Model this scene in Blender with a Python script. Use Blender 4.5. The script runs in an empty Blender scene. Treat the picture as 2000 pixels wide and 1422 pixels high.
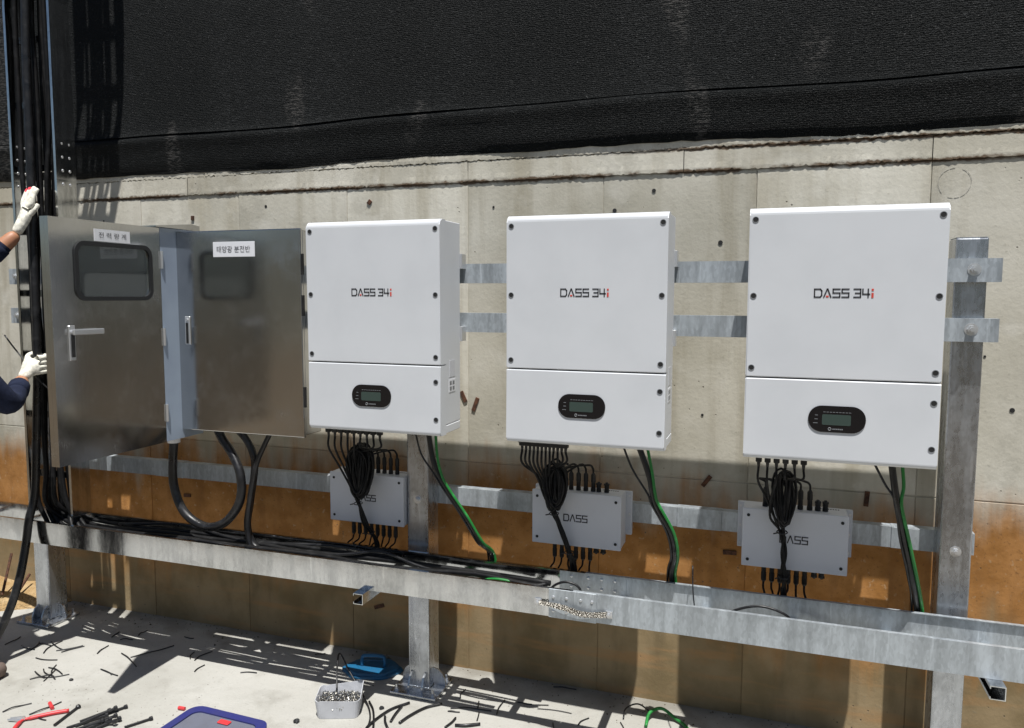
import bpy, bmesh, math, random
from mathutils import Vector, Matrix
random.seed(7)
S = bpy.context.scene
COL = S.collection

# ---------------------------------------------------------------- camera
def basis(yaw, pitch, roll):
    cy, sy, cp, sp = math.cos(yaw), math.sin(yaw), math.cos(pitch), math.sin(pitch)
    f = Vector((-sy*cp, cy*cp, -sp)); r = Vector((cy, sy, 0)); u = r.cross(f)
    return r*math.cos(roll)+u*math.sin(roll), u*math.cos(roll)-r*math.sin(roll), f
cam = bpy.data.cameras.new('camera'); camo = bpy.data.objects.new('camera', cam); COL.objects.link(camo)
r_, u_, f_ = basis(0.3303, 0.0886, 0.0031)
camo.matrix_world = Matrix(((r_.x, u_.x, -f_.x, 1.66), (r_.y, u_.y, -f_.y, -2.4854), (r_.z, u_.z, -f_.z, 0.5022), (0, 0, 0, 1)))
cam.sensor_width = 36; cam.lens = 1510.07/2000*36; cam.clip_start = .05; cam.clip_end = 1000
S.camera = camo

# ---------------------------------------------------------------- light
SUN = Vector((.47, -1, 3.07)).normalized()
el = math.asin(SUN.z); az = math.atan2(SUN.x, SUN.y)
w = bpy.data.worlds.new('World'); S.world = w; w.use_nodes = True
nt = w.node_tree; sky = nt.nodes.new('ShaderNodeTexSky'); sky.sky_type = 'NISHITA'; sky.sun_disc = False
sky.sun_elevation = el; sky.sun_rotation = az; sky.air_density = 1.0; sky.dust_density = .8
bg = nt.nodes['Background']; bg.inputs['Strength'].default_value = .05
nt.links.new(sky.outputs[0], bg.inputs[0])
sl = bpy.data.lights.new('sun', 'SUN'); sl.energy = 5.0; sl.angle = math.radians(.53); sl.color = (1, .98, .945)
so = bpy.data.objects.new('sun', sl); COL.objects.link(so); so.location = (3, -6, 12)
so.rotation_euler = SUN.to_track_quat('Z', 'Y').to_euler()
S.view_settings.view_transform = 'Standard'; S.view_settings.look = 'None'
S.view_settings.exposure = .28; S.view_settings.gamma = 1

# ---------------------------------------------------------------- materials
def nm(name, base=(.5, .5, .5), rough=.5, metal=0.0, spec=.5):
    m = bpy.data.materials.new(name); m.use_nodes = True
    b = m.node_tree.nodes['Principled BSDF']
    b.inputs['Base Color'].default_value = (*base, 1); b.inputs['Roughness'].default_value = rough
    b.inputs['Metallic'].default_value = metal; b.inputs['Specular IOR Level'].default_value = spec
    return m
class G:
    def __init__(s, m): s.t = m.node_tree; s.b = s.t.nodes['Principled BSDF']; s._p = None
    def n(s, ty, **kw):
        o = s.t.nodes.new(ty)
        for k, v in kw.items():
            if hasattr(o, k) and not k[0].isupper(): setattr(o, k, v)
        return o
    def l(s, a, b): s.t.links.new(a, b)
    def pos(s):
        if not s._p: s._p = s.n('ShaderNodeNewGeometry').outputs['Position']
        return s._p
    def sc(s, v):
        o = s.n('ShaderNodeVectorMath', operation='MULTIPLY'); s.l(s.pos(), o.inputs[0]); o.inputs[1].default_value = v; return o.outputs[0]
    def noise(s, scale, det=4, vec=None, rough=.55):
        o = s.n('ShaderNodeTexNoise'); s.l(vec or s.pos(), o.inputs['Vector']); o.inputs['Scale'].default_value = scale
        o.inputs['Detail'].default_value = det; o.inputs['Roughness'].default_value = rough; return o.outputs['Fac']
    def vor(s, scale, vec=None, feat='F1', out='Distance'):
        o = s.n('ShaderNodeTexVoronoi', feature=feat); s.l(vec or s.pos(), o.inputs['Vector']); o.inputs['Scale'].default_value = scale; return o.outputs[out]
    def mr(s, x, a, b, c=0., d=1.):
        o = s.n('ShaderNodeMapRange'); o.interpolation_type = 'SMOOTHSTEP'; s.l(x, o.inputs[0])
        for i, v in enumerate((a, b, c, d)): o.inputs[i+1].default_value = v
        return o.outputs[0]
    def ma(s, op, a, b):
        o = s.n('ShaderNodeMath', operation=op)
        for i, v in enumerate((a, b)):
            if isinstance(v, (int, float)): o.inputs[i].default_value = v
            else: s.l(v, o.inputs[i])
        return o.outputs[0]
    def mix(s, f, a, b, bt='MIX'):
        o = s.n('ShaderNodeMix', data_type='RGBA', blend_type=bt)
        for i, v in ((0, f), (6, a), (7, b)):
            if isinstance(v, (int, float)): o.inputs[i].default_value = v
            elif isinstance(v, tuple): o.inputs[i].default_value = (*v, 1)
            else: s.l(v, o.inputs[i])
        return o.outputs[2]
    def z(s):
        o = s.n('ShaderNodeSeparateXYZ'); s.l(s.pos(), o.inputs[0]); return o.outputs
    def bump(s, h, st, dist):
        o = s.n('ShaderNodeBump'); o.inputs['Strength'].default_value = st; o.inputs['Distance'].default_value = dist; s.l(h, o.inputs['Height']); s.l(o.outputs[0], s.b.inputs['Normal'])
    def rnd(s): return s.n('ShaderNodeObjectInfo').outputs['Random']
    def col(s, c): s.l(c, s.b.inputs['Base Color'])
    def rough(s, c): s.l(c, s.b.inputs['Roughness'])
M = {}
def wallmat():
    m = nm('wall_concrete', rough=.85, spec=.25); g = G(m)
    a = g.noise(2.2, 6); fine = g.noise(60, 5); st = g.noise(1, 5, g.sc((9, 9, .7)))
    c = g.mix(g.mr(a, .32, .68), (.52, .495, .42), (.70, .675, .60))
    c = g.mix(g.mr(st, .47, .70, 0, .75), c, (.40, .365, .285))
    c = g.mix(g.mr(g.noise(3.3, 7, None, .7), .53, .66, 0, .6), c, (.44, .42, .36))
    c = g.mix(g.mr(g.noise(7, 6), .55, .75, 0, .5), c, (.74, .72, .66))
    xyz = g.z()
    wob = g.ma('MULTIPLY', g.ma('SUBTRACT', g.noise(1.6, 5), .5), .5)
    wob2 = g.ma('ADD', wob, g.ma('ADD', g.ma('MULTIPLY', g.ma('SUBTRACT', st, .5), .4), g.ma('MULTIPLY', g.ma('SUBTRACT', g.noise(1, 4, g.sc((24, 24, 2.5))), .5), .18)))
    h = g.ma('ADD', xyz[2], wob2)
    org = g.mr(h, -.12, -.40)
    oc = g.mix(g.mr(g.noise(14, 6), .3, .7), (.36, .165, .044), (.50, .245, .082))
    oc = g.mix(g.mr(g.noise(45, 3), .62, .72, 0, .5), oc, (.55, .42, .28))
    oc = g.mix(g.mr(g.noise(1, 5, g.sc((13, 13, 2.5))), .5, .75, 0, .5), oc, (.24, .115, .04))
    oc = g.mix(g.mr(g.noise(110, 3), .6, .72, 0, .6), oc, (.2, .10, .04))
    jag = g.ma('ADD', xyz[2], g.ma('MULTIPLY', g.ma('SUBTRACT', g.noise(40, 5), .5), .022))
    dirt = g.ma('MULTIPLY', g.mr(jag, .952, .960), g.mr(jag, .968, .976, 1, 0))
    dirt = g.ma('MULTIPLY', dirt, g.mr(g.noise(1, 4, g.sc((5, 5, 1))), .35, .5))
    d2 = g.ma('MULTIPLY', g.ma('MULTIPLY', g.mr(jag, 1.036, 1.042), g.mr(jag, 1.050, 1.056, 1, 0)), g.mr(xyz[0], .9, 1.4))
    c = g.mix(g.ma('MAXIMUM', dirt, d2), c, (.15, .105, .07))
    c = g.mix(org, c, oc)
    low = g.mr(h, -.60, -.90)
    lc = g.mix(g.mr(g.noise(5, 6), .3, .7), (.235, .175, .092), (.37, .28, .165))  # tan of the wall foot, darkened to deepen the shade that falls there
    lc = g.mix(g.mr(g.noise(1, 5, g.sc((10, 10, 2.5))), .5, .75, 0, .5), lc, (.15, .115, .065))
    lc = g.mix(g.mr(g.noise(1, 4, g.sc((2, 2, 14))), .5, .7, 0, .6), lc, (.44, .25, .11))
    c = g.mix(low, c, lc)
    c = g.mix(g.mr(fine, .62, .75, 0, .35), c, (.25, .23, .18))
    pit = g.mr(g.vor(26), .05, .10, 1, 0); pm = g.ma('MULTIPLY', pit, g.mr(g.noise(5, 2), .56, .64))
    c = g.mix(pm, c, (.12, .105, .08))
    c = g.mix(1.0, c, g.mix(g.rnd(), (.76, .75, .72), (1.07, 1.065, 1.05)), 'MULTIPLY')
    g.col(c)
    g.bump(g.ma('SUBTRACT', g.ma('ADD', fine, g.ma('MULTIPLY', g.noise(9, 4), .8)), g.ma('MULTIPLY', pm, 2)), .4, .003)
    return m
def groundmat():
    m = nm('slab_concrete', rough=.9, spec=.2); g = G(m)
    a = g.noise(1.6, 7); fine = g.noise(90, 4)
    c = g.mix(g.mr(a, .3, .7), (.35, .342, .308), (.43, .422, .39))
    c = g.mix(g.mr(g.noise(6, 7), .5, .72, 0, .55), c, (.25, .24, .21))
    c = g.mix(g.mr(fine, .6, .76, 0, .4), c, (.17, .16, .135))
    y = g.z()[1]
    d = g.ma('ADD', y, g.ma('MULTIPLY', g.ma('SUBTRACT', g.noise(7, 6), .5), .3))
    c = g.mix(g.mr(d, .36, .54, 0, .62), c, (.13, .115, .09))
    sp = g.ma('MULTIPLY', g.mr(g.vor(38), .06, .13, 1, 0), g.mr(g.noise(3, 3), .56, .66))
    c = g.mix(sp, c, (.08, .075, .06))
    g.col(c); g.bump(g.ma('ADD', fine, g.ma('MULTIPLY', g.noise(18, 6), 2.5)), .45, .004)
    return m
def galv(name, base, r0, r1, dull=.0):
    m = nm(name, base, .3, 1.0); g = G(m)
    sp = g.vor(160, g.sc((1, 1, .4)), 'F1', 'Color'); s = g.n('ShaderNodeSeparateColor'); g.l(sp, s.inputs[0])
    k = g.ma('ADD', g.ma('MULTIPLY', s.outputs[0], .14), g.ma('MULTIPLY', g.noise(1, 5, g.sc((26, 26, 2.5))), .9))
    c = g.mix(g.mr(k, .25, .8), tuple(v*.66 for v in base), tuple(min(1, v*1.14) for v in base))
    c = g.mix(g.mr(g.noise(6, 7, None, .7), .5, .7, 0, .55), c, tuple(v*.55 for v in base))
    c = g.mix(g.mr(g.noise(1, 4, g.sc((60, 60, 5))), .62, .72, 0, .6), c, tuple(min(1, v*1.3) for v in base))
    g.col(c); g.rough(g.mr(k, .2, .9, r0, r1)); g.bump(g.noise(12, 3), .12, .003)
    if dull: g.b.inputs['Metallic'].default_value = 1-dull
    return m
def steel():
    m = nm('brushed_stainless', (.55, .545, .53), .25, 1.0); g = G(m)
    br = g.noise(1, 3, g.sc((1500, 1500, 25))); bl = g.noise(2.5, 4)
    c = g.mix(g.mr(bl, .3, .7), (.50, .50, .50), (.62, .615, .605))
    c = g.mix(g.mr(br, .3, .7, 0, .12), c, (.36, .36, .36))
    g.col(c); g.rough(g.ma('ADD', g.mr(br, .3, .7, .12, .18), g.mr(g.noise(5, 6, None, .7), .45, .7, 0, .12))); g.bump(g.noise(2.5, 2), .35, .004)
    return m
def paint(name, c1, c2, rough):
    m = nm(name, c1, rough); g = G(m)
    g.col(g.mix(g.mr(g.noise(5, 5), .35, .75), c1, c2)); g.rough(g.mr(g.noise(11, 4), .3, .7, rough-.06, rough+.08)); g.bump(g.noise(350, 2), .05, .001)
    return m
def cablemat(name, c, rough=.42):
    m = nm(name, c, rough); g = G(m)
    g.col(g.mix(g.mr(g.noise(30, 4), .5, .75, 0, .6), c, tuple(min(1, v*2+.02) for v in c))); g.rough(g.mr(g.noise(18, 3), .3, .7, rough-.12, rough+.15))
    return m
def netmat():
    m = nm('shade_net_black', (.02, .02, .02), .62, spec=.16); g = G(m)
    row = g.n('ShaderNodeTexWave', wave_type='BANDS', bands_direction='Z'); g.l(g.pos(), row.inputs[0]); row.inputs['Scale'].default_value = 42; row.inputs['Distortion'].default_value = 7; row.inputs['Detail'].default_value = 3; row.inputs['Detail Scale'].default_value = 3
    colw = g.n('ShaderNodeTexWave', wave_type='BANDS', bands_direction='X'); g.l(g.pos(), colw.inputs[0]); colw.inputs['Scale'].default_value = 60; colw.inputs['Distortion'].default_value = 4
    sp = g.noise(140, 2, None, .8); big = g.noise(1.5, 4); fl = g.noise(1, 3, g.sc((40, 40, 190)))
    c = g.mix(g.mr(big, .35, .7), (.0018, .0028, .0029), (.0050, .0062, .0064))
    thread = g.ma('MULTIPLY', g.mr(fl, .52, .66), g.mr(row.outputs['Fac'], .35, .8))
    c = g.mix(g.ma('MULTIPLY', thread, g.mr(big, .3, .7, .15, .8)), c, (.045, .048, .05))
    c = g.mix(g.mr(sp, .66, .76, 0, .9), c, (.13, .13, .13))  # pale specks painted in as glints off the threads
    pt = g.ma('MULTIPLY', g.mr(g.noise(1.0, 1, g.sc((2.6, 0, 1.0))), .60, .63), g.mr(fl, .45, .6))
    c = g.mix(pt, c, (.055, .053, .05))
    g.col(c); g.bump(g.ma('ADD', g.ma('ADD', row.outputs['Fac'], colw.outputs['Fac']), g.ma('MULTIPLY', sp, 4)), .55, .005)
    return m
M['wall'] = wallmat(); M['slab'] = groundmat(); M['net'] = netmat()
M['galv'] = galv('galvanised_bright', (.66, .675, .69), .07, .20)
M['galv_dull'] = galv('galvanised_dull', (.50, .545, .58), .34, .5, .5)
M['galv_post'] = galv('galvanised_post', (.52, .545, .58), .2, .40, .12)
M['zinc'] = nm('zinc_bolt', (.68, .69, .70), .3, .75)
M['steel'] = steel()
M['steel_in'] = nm('steel_interior', (.55, .54, .5), .5, .6)
M['white'] = paint('white_powdercoat', (.655, .675, .70), (.615, .635, .66), .42)
M['boxgrey'] = paint('pale_grey_powdercoat', (.60, .615, .65), (.55, .565, .60), .45)
M['black'] = cablemat('black_cable', (.010, .010, .011), .36)
M['pv'] = cablemat('black_string_cable', (.006, .006, .0065), .55)
M['pv'].node_tree.nodes['Principled BSDF'].inputs['Specular IOR Level'].default_value = .25
M['plug'] = cablemat('black_plug', (.009, .009, .0095), .5)
M['green'] = cablemat('green_cable', (.012, .17, .03), .4)
M['ink'] = nm('dark_ink', (.03, .03, .035), .5); M['redink'] = nm('red_ink', (.62, .07, .05), .5)
M['gloss'] = nm('black_gloss_panel', (.008, .008, .01), .12)
M['lcd'] = nm('lcd_green_grey', (.045, .07, .062), .15)
M['mark'] = nm('pale_print', (.20, .21, .22), .5)
M['sticker'] = nm('white_sticker', (.78, .79, .82), .45)
M['rubber'] = nm('rubber_seal', (.015, .016, .017), .55)
M['hole'] = nm('recess_black', (.012, .012, .012), .7)
def glassmat():
    m = nm('window_glass', (.35, .38, .38), .03); b = m.node_tree.nodes['Principled BSDF']
    b.inputs['Transmission Weight'].default_value = .75; b.inputs['IOR'].default_value = 1.45; return m
M['glass'] = glassmat()
def rustmat():
    m = nm('rusty_steel', (.2, .07, .03), .9); g = G(m); g.col(g.mix(g.mr(g.noise(60, 4), .3, .7), (.045, .02, .012), (.13, .055, .028))); return m
M['rust'] = rustmat()
def earthmat(name, a, b, sc):
    m = nm(name, a, .95, spec=.1); g = G(m); g.col(g.mix(g.mr(g.noise(sc, 7), .3, .7), a, b)); g.bump(g.noise(sc*4, 6), .8, .05); return m
M['earth'] = earthmat('packed_earth', (.07, .054, .036), (.13, .10, .066), .6)
M['added_scrub'] = earthmat('added_hill_scrub', (.05, .05, .038), (.11, .10, .075), .5)
M['mortar'] = earthmat('spilt_soil', (.42, .27, .12), (.55, .40, .22), 14)

# ---------------------------------------------------------------- helpers
def ob(name, bm, mat, parent=None, smooth=False, local=False):
    me = bpy.data.meshes.new(name); bmesh.ops.recalc_face_normals(bm, faces=bm.faces[:]); bm.to_mesh(me); bm.free()
    if isinstance(mat, str): mat = M[mat]
    me.materials.append(mat)
    if smooth:
        for p in me.polygons: p.use_smooth = True
    o = bpy.data.objects.new(name, me); COL.objects.link(o)
    if parent is not None:
        o.parent = parent
        if not local:
            r = parent
            while r.parent: r = r.parent
            if parent is r: o.matrix_parent_inverse = Matrix.Translation(-r.location) if r.type == 'EMPTY' else Matrix.Identity(4)
    return o
def tag(o, label, cat, group=None):
    o['label'] = label; o['category'] = cat
    if group: o['group'] = group
    return o
def struct(o): o['kind'] = 'structure'; return o
def thing(name, label, cat, loc=(0, 0, 0), group=None):
    o = bpy.data.objects.new(name, None); COL.objects.link(o); o.location = loc; o.empty_display_size = .05
    return tag(o, label, cat, group)
def B(): return bmesh.new()
def box(bm, x0, x1, y0, y1, z0, z1, bev=0, seg=2, mtx=None):
    t = bmesh.new() if bev or mtx else bm
    vs = [t.verts.new(p) for p in ((x0, y0, z0), (x1, y0, z0), (x1, y1, z0), (x0, y1, z0), (x0, y0, z1), (x1, y0, z1), (x1, y1, z1), (x0, y1, z1))]
    for f in ((0, 3, 2, 1), (4, 5, 6, 7), (0, 1, 5, 4), (1, 2, 6, 5), (2, 3, 7, 6), (3, 0, 4, 7)): t.faces.new([vs[i] for i in f])
    if bev: bmesh.ops.bevel(t, geom=t.edges[:], offset=bev, segments=seg, profile=.5, affect='EDGES')
    if t is not bm:
        if mtx: t.transform(mtx)
        me = bpy.data.meshes.new('t'); t.to_mesh(me); t.free(); bm.from_mesh(me); bpy.data.meshes.remove(me)
    return bm
def tube(bm, pts, r, seg=8, cap=True, closed=False):
    pts = [Vector(p) for p in pts]; n = len(pts); rings = []
    d0 = (pts[1]-pts[0]).normalized(); up = Vector((0, 0, 1)) if abs(d0.z) < .9 else Vector((1, 0, 0))
    a = d0.cross(up).normalized()
    for i in range(n):
        if closed: d = (pts[(i+1) % n]-pts[i-1])
        else: d = pts[min(i+1, n-1)]-pts[max(i-1, 0)]
        d.normalize(); a = (a-d*a.dot(d)); a.normalize(); b = d.cross(a)
        rr = r[i] if isinstance(r, (list, tuple)) else r
        rings.append([bm.verts.new(pts[i]+(a*math.cos(2*math.pi*k/seg)+b*math.sin(2*math.pi*k/seg))*rr) for k in range(seg)])
    for i in range(n if closed else n-1):
        A, C = rings[i], rings[(i+1) % n]
        for k in range(seg): bm.faces.new((A[k], A[(k+1) % seg], C[(k+1) % seg], C[k]))
    if cap and not closed: bm.faces.new(rings[0][::-1]); bm.faces.new(rings[-1])
    return bm
def cyl(bm, p0, p1, r, seg=12, r2=None): return tube(bm, [p0, p1], [r, r if r2 is None else r2], seg)
def cr(pts, k=6):
    P = [Vector(p) for p in pts]; P = [P[0]*2-P[1]]+P+[P[-1]*2-P[-2]]; out = []
    for i in range(1, len(P)-2):
        for j in range(k):
            t = j/k; a, b, c, d = P[i-1], P[i], P[i+1], P[i+2]
            out.append(.5*((2*b)+(c-a)*t+(2*a-5*b+4*c-d)*t*t+(3*b-a-3*c+d)*t**3))
    out.append(P[-2]); return out
def prism(bm, poly, to3, a, b):
    n = len(poly); A = [bm.verts.new(to3(p, a)) for p in poly]; C = [bm.verts.new(to3(p, b)) for p in poly]
    bm.faces.new(A); bm.faces.new(C[::-1])
    for i in range(n): bm.faces.new((A[i], C[i], C[(i+1) % n], A[(i+1) % n]))
    return bm
XE = lambda p, a: (a, p[0], p[1])      # profile in (y,z) run along x
YE = lambda p, a: (p[0], a, p[1])      # profile in (x,z) run along y
ZE = lambda p, a: (p[0], p[1], a)
def hexbolt(bm, c, d, r=.009, h=.007, washer=True):
    c = Vector(c); d = Vector(d).normalized()
    if washer: cyl(bm, c, c+d*.002, r*1.55, 16)
    cyl(bm, c+d*.002, c+d*(.002+h), r, 6); cyl(bm, c+d*(.002+h), c+d*(.008+h), r*.55, 10)
def rivet(bm, c, d, r=.006):
    c = Vector(c); d = Vector(d).normalized(); tube(bm, [c-d*.001, c+d*.001, c+d*.003, c+d*.0042], [r, r, r*.75, r*.2], 10)
def cpath(pts, k=6): return cr(pts, k)
ZF = -1.1165; YW = .515

# ================================================================ setting
bm = B(); box(bm, -250, 250, -250, 250, ZF-.4, ZF-.03); struct(ob('ground', bm, 'earth'))
bm = B(); box(bm, -9, 10, -1.45, .6, ZF-.25, ZF); struct(ob('concrete_slab', bm, 'slab'))  # front edge pulled in, out of view, to cut bounce onto the wall
def added_hills():  # hill ring out of view, added to give the metal something dark to reflect
    bm = B(); nx, ny = 60, 16; g = []
    for j in range(ny):
        row = []
        for i in range(nx):
            a = math.radians(170+200*i/(nx-1)); R = 16+j*4
            z = ZF-.2+7*(1-math.cos(min(1, j/9)*math.pi))/2*(.75+.25*math.sin(i*.7))+random.uniform(-.25, .25)*(j > 0)
            row.append(bm.verts.new((R*math.cos(a), R*math.sin(a)-1, z)))
        g.append(row)
    for j in range(ny-1):
        for i in range(nx-1): bm.faces.new((g[j][i], g[j][i+1], g[j+1][i+1], g[j+1][i]))
    struct(ob('added_hillside', bm, 'added_scrub', smooth=True))
added_hills()
bm = B(); box(bm, -30, 30, .85, 40, ZF-.4, 1.0); struct(ob('upper_terrace', bm, 'earth'))

# retaining wall, cast in formwork panels
wall = thing('retaining_wall', 'weathered board-formed concrete retaining wall with orange mud stains along its lower half', 'wall', (0, YW+.2, ZF))
bm = B(); box(bm, -14, 14, YW+.004, YW+.34, ZF-.2, 1.085); ob('wall_core', bm, 'wall', wall)
JX = [.437+.568*k for k in range(-7, 7)]
for (z0, z1) in ((-.198, .962), (ZF-.03, -.203)):
    for i in range(len(JX)-1):
        x0, x1 = JX[i], JX[i+1]; o = random.uniform(-.0012, .0012); bm = B()
        box(bm, x0+.0012, x1-.0012, YW+o, YW+.006, z0, z1, .0012, 1); ob('formed_panel', bm, 'wall', wall)
    for x0, x1 in ((-13.9, JX[0]-.002), (JX[-1]+.002, 13.9)):
        bm = B(); box(bm, x0, x1, YW, YW+.006, z0, z1); ob('formed_panel', bm, 'wall', wall)
def course(x0, x1, z0, z1, yf, jit, yj):
    n = int((x1-x0)/.009); bm = B(); A = []; ph = random.random()*9
    for i in range(n+1):
        x = x0+(x1-x0)*i/n
        e = jit*(math.sin(x*3+ph)*.25+math.sin(x*23+ph)*.15)+random.gauss(0, jit*.35)
        if random.random() < .06: e += jit*1.5
        yy = yf+random.gauss(0, yj)
        A.append([bm.verts.new((x, YW+.01, z0+e)), bm.verts.new((x, yy, z0+e)), bm.verts.new((x, yy-.0005+random.gauss(0, yj*.4), z0+.012)), bm.verts.new((x, yf, z0+.03)), bm.verts.new((x, yf, z1+random.gauss(0, .002))), bm.verts.new((x, YW+.01, z1))])
    for i in range(n):
        for k in range(5): bm.faces.new((A[i][k], A[i+1][k], A[i+1][k+1], A[i][k+1]))
    return bm
xs = [-9, -.98, .44, 1.31, 2.14, 9]
for i in range(5): ob('top_lift', course(xs[i]+.0015, xs[i+1]-.0015, .966, 1.046, YW-.0055-random.uniform(0, .0015), .0035, .0005), 'wall', wall)
xs = [-9, .1, 1.75, 9]
for i in range(3): ob('capping_lift', course(xs[i], xs[i+1], 1.049, 1.10, YW-(.0066, .0085, .0105)[i], .0035, .0006), 'wall', wall)
for (x, z, a, l) in ((1.984, -.224, 4, .055), (.416, .075, -25, .05), (1.422, -.205, 35, .05), (-1.047, -.479, 85, .04), (.47, .045, 20, .06), (1.515, -.476, 88, .05), (.003, -.896, 70, .05), (.83, .67, 10, .02), (-.96, .86, 0, .02), (2.62, -.1, 0, .02), (.36, .28, 60, .03), (-.02, .9, 40, .02)):
    bm = B(); box(bm, -.008, .008, -.004, .003, -l/2, l/2, mtx=Matrix.Translation((x, YW-.001, z)) @ Matrix.Rotation(math.radians(a), 4, 'Y')); ob('rusty_form_tie', bm, 'rust', wall)
for (x, z) in ((1.05, .83), (.9, .78), (2.33, .3), (2.55, .36), (2.5, .6), (.62, .62), (.7, .2), (-1.5, .86), (-.55, .9), (.55, .86), (1.2, .9), (2.42, .12), (2.6, .02), (1.45, .7), (1.40, .05), (.66, -.02), (2.6, .75)):
    bm = B(); r = random.uniform(.004, .009); cyl(bm, (x, YW-.0022, z), (x, YW+.003, z), r, 9, r*.6); ob('tie_hole', bm, 'hole', wall)
bm = B()
for k in range(16):
    if k in (3, 10): continue
    a0 = k/16*6.283; a1 = a0+.33
    tube(bm, [(2.212+.05*math.cos(a), YW-.0018, .888+.05*math.sin(a)) for a in (a0, (a0+a1)/2, a1)], .0006, 4)
M['chalk'] = nm('grey_pencil', (.42, .41, .38), .9); ob('drawn_circle', bm, 'chalk', wall)

# spilt soil bank at the left foot of the wall
bm = B(); n = 40; A = []
for i in range(n+1):
    x = -4.2+i*(2.38/n); k = min(1, (n-i)/3.5); d = (.225+.02*math.sin(i*1.3))*k**.6; h = (.075+.012*math.sin(i*.9))*k**.7
    A.append([bm.verts.new((x, YW+.02, ZF+h)), bm.verts.new((x, YW-d*.45, ZF+h*.62)), bm.verts.new((x, YW-d, ZF+.002)), bm.verts.new((x, YW-d*1.02, ZF-.02))])
for i in range(n):
    for k in range(3): bm.faces.new((A[i][k], A[i+1][k], A[i+1][k+1], A[i][k+1]))
struct(ob('soil_bank', bm, 'mortar', smooth=True))

# shade net
net = thing('shade_net', 'black knitted shade net hung over the top of the concrete wall with a folded hem', 'net', (0, YW, 1.07))
def sheet(name, prof, amp, x0=-8, x1=9, n=340, hemj=0):
    bm = B(); R = []
    for i in range(n+1):
        x = x0+(x1-x0)*i/n; row = []
        dz = .006*math.sin(x*2.1)+.004*math.sin(x*5.3+1)
        for j, (y, z) in enumerate(prof):
            e = amp*(math.sin(x*1.9+z*2)+.6*math.sin(x*4.7+z*5+1)+.4*math.sin(x*11+z*9))
            if j == 0: e *= .3
            row.append(bm.verts.new((x, y+e, z+dz+(random.gauss(0, hemj) if j == 0 else 0))))
        R.append(row)
    for i in range(n):
        for j in range(len(prof)-1): bm.faces.new((R[i][j], R[i+1][j], R[i+1][j+1], R[i][j+1]))
    return ob(name, bm, 'net', net, smooth=True)
sheet('hem_flap', [(.5045, 1.070), (.499, 1.085), (.492, 1.105), (.487, 1.13), (.484, 1.16), (.478, 1.19), (.471, 1.212), (.469, 1.225), (.474, 1.238), (.484, 1.246), (.493, 1.25), (.493, 1.31)], .0042, hemj=.0016)
sheet('upper_sheet', [(.474, 1.247), (.479, 1.256), (.482, 1.275), (.482, 1.4), (.482, 1.6), (.483, 1.8), (.485, 2.1), (.49, 2.6), (.5, 3.2), (.51, 4.2)], .0020)

# ================================================================ steel frame
def post(x0, ztop, label, plate=.205):
    t = thing('steel_post', label, 'post', (x0+.046, .323, ZF), 'galvanised posts of the equipment frame')
    x1 = x0+.092; y0, y1 = .273, .373
    bm = B(); box(bm, x0, x1, y0, y1, ZF+.014, ztop, .005, 2)
    ob('tube', bm, 'galv_post', t)
    bm = B(); cx = x0+.046; cy = .295; p = plate/2
    box(bm, cx-p, cx+p, cy-p*.85, cy+p*.95, ZF+.001, ZF+.013, .002, 1); ob('base_plate', bm, 'galv_post', t)
    for sx, xx in ((-1, x0), (1, x1)):
        bm = B(); poly = [(0, 0), (.05, 0), (.05, .02), (.038, .05), (.02, .066), (0, .07)]
        prism(bm, [(xx+sx*(a+.0005), ZF+.0135+b) for a, b in poly], YE, .318, .326); ob('gusset', bm, 'galv_post', t)
    for sx in (-.3, .3):
        bm = B(); prism(bm, [(y0-.0005-a*.75, ZF+.0135+b) for a, b in [(0, 0), (.05, 0), (.05, .02), (.03, .055), (0, .07)]], lambda q, a: (a, q[0], q[1]), cx+sx*.1-.004, cx+sx*.1+.004); ob('gusset', bm, 'galv_post', t)
    for sx in (-1, 1):
        for sy in (-1, 1):
            bm = B(); hexbolt(bm, (cx+sx*(p-.022), cy+.005+sy*(p*.9-.022), ZF+.013), (0, 0, 1), .0085, .008); tube(bm, [(cx+sx*(p-.022), cy+.005+sy*(p*.9-.022), ZF+.02), (cx+sx*(p-.022), cy+.005+sy*(p*.9-.022), ZF+.038)], .0055, 8); ob('anchor_bolt', bm, 'zinc', t)
    bm = B(); hexbolt(bm, (cx, y0, -.315), (0, -1, 0), .011, .008); ob('bolt', bm, 'zinc', t)
    return t
pL = post(-1.785, .70, 'galvanised square post rising behind the upright cable tray and its black cables')
pM = post(.269, .60, 'galvanised square post on a base plate beside the blue lid')
pR = post(2.179, .685, 'galvanised square post carrying the bolted rail ends beside the outermost inverter')
for t, c in ((pR, 2.225),):
    bm = B(); box(bm, 2.1815, 2.2685, .2755, .3705, .6852, .6872); ob('end_cap', bm, 'galv_dull', t)
def channel(x0, x1, y0, y1, z0, z1, th=.004):   # C section, web to the front, flanges to the back
    return prism(B(), [(y0, z0), (y1, z0), (y1, z0+th), (y0+th, z0+th), (y0+th, z1-th), (y1, z1-th), (y1, z1), (y0, z1)], XE, x0, x1)
for z1, label in ((.6195, 'upper galvanised channel rail bolted across the post behind the inverters'), (.4357, 'lower of the paired galvanised channel rails behind the inverters')):
    t = thing('mounting_rail', label, 'rail', (.25, .25, z1-.0723), 'paired rails carrying the inverters')
    ob('channel', channel(-1.791, 2.30, .2275, .2725, z1-.0723, z1), 'galv_dull', t)
    for x in (-1.74, .315, 2.225):
        bm = B(); hexbolt(bm, (x, .2275, z1-.034), (0, -1, 0), .0125, .013); ob('bolt', bm, 'zinc', t)
t = thing('mounting_rail', 'galvanised channel rail behind the posts that carries the small DASS boxes', 'rail', (.25, .39, -.352))
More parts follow.
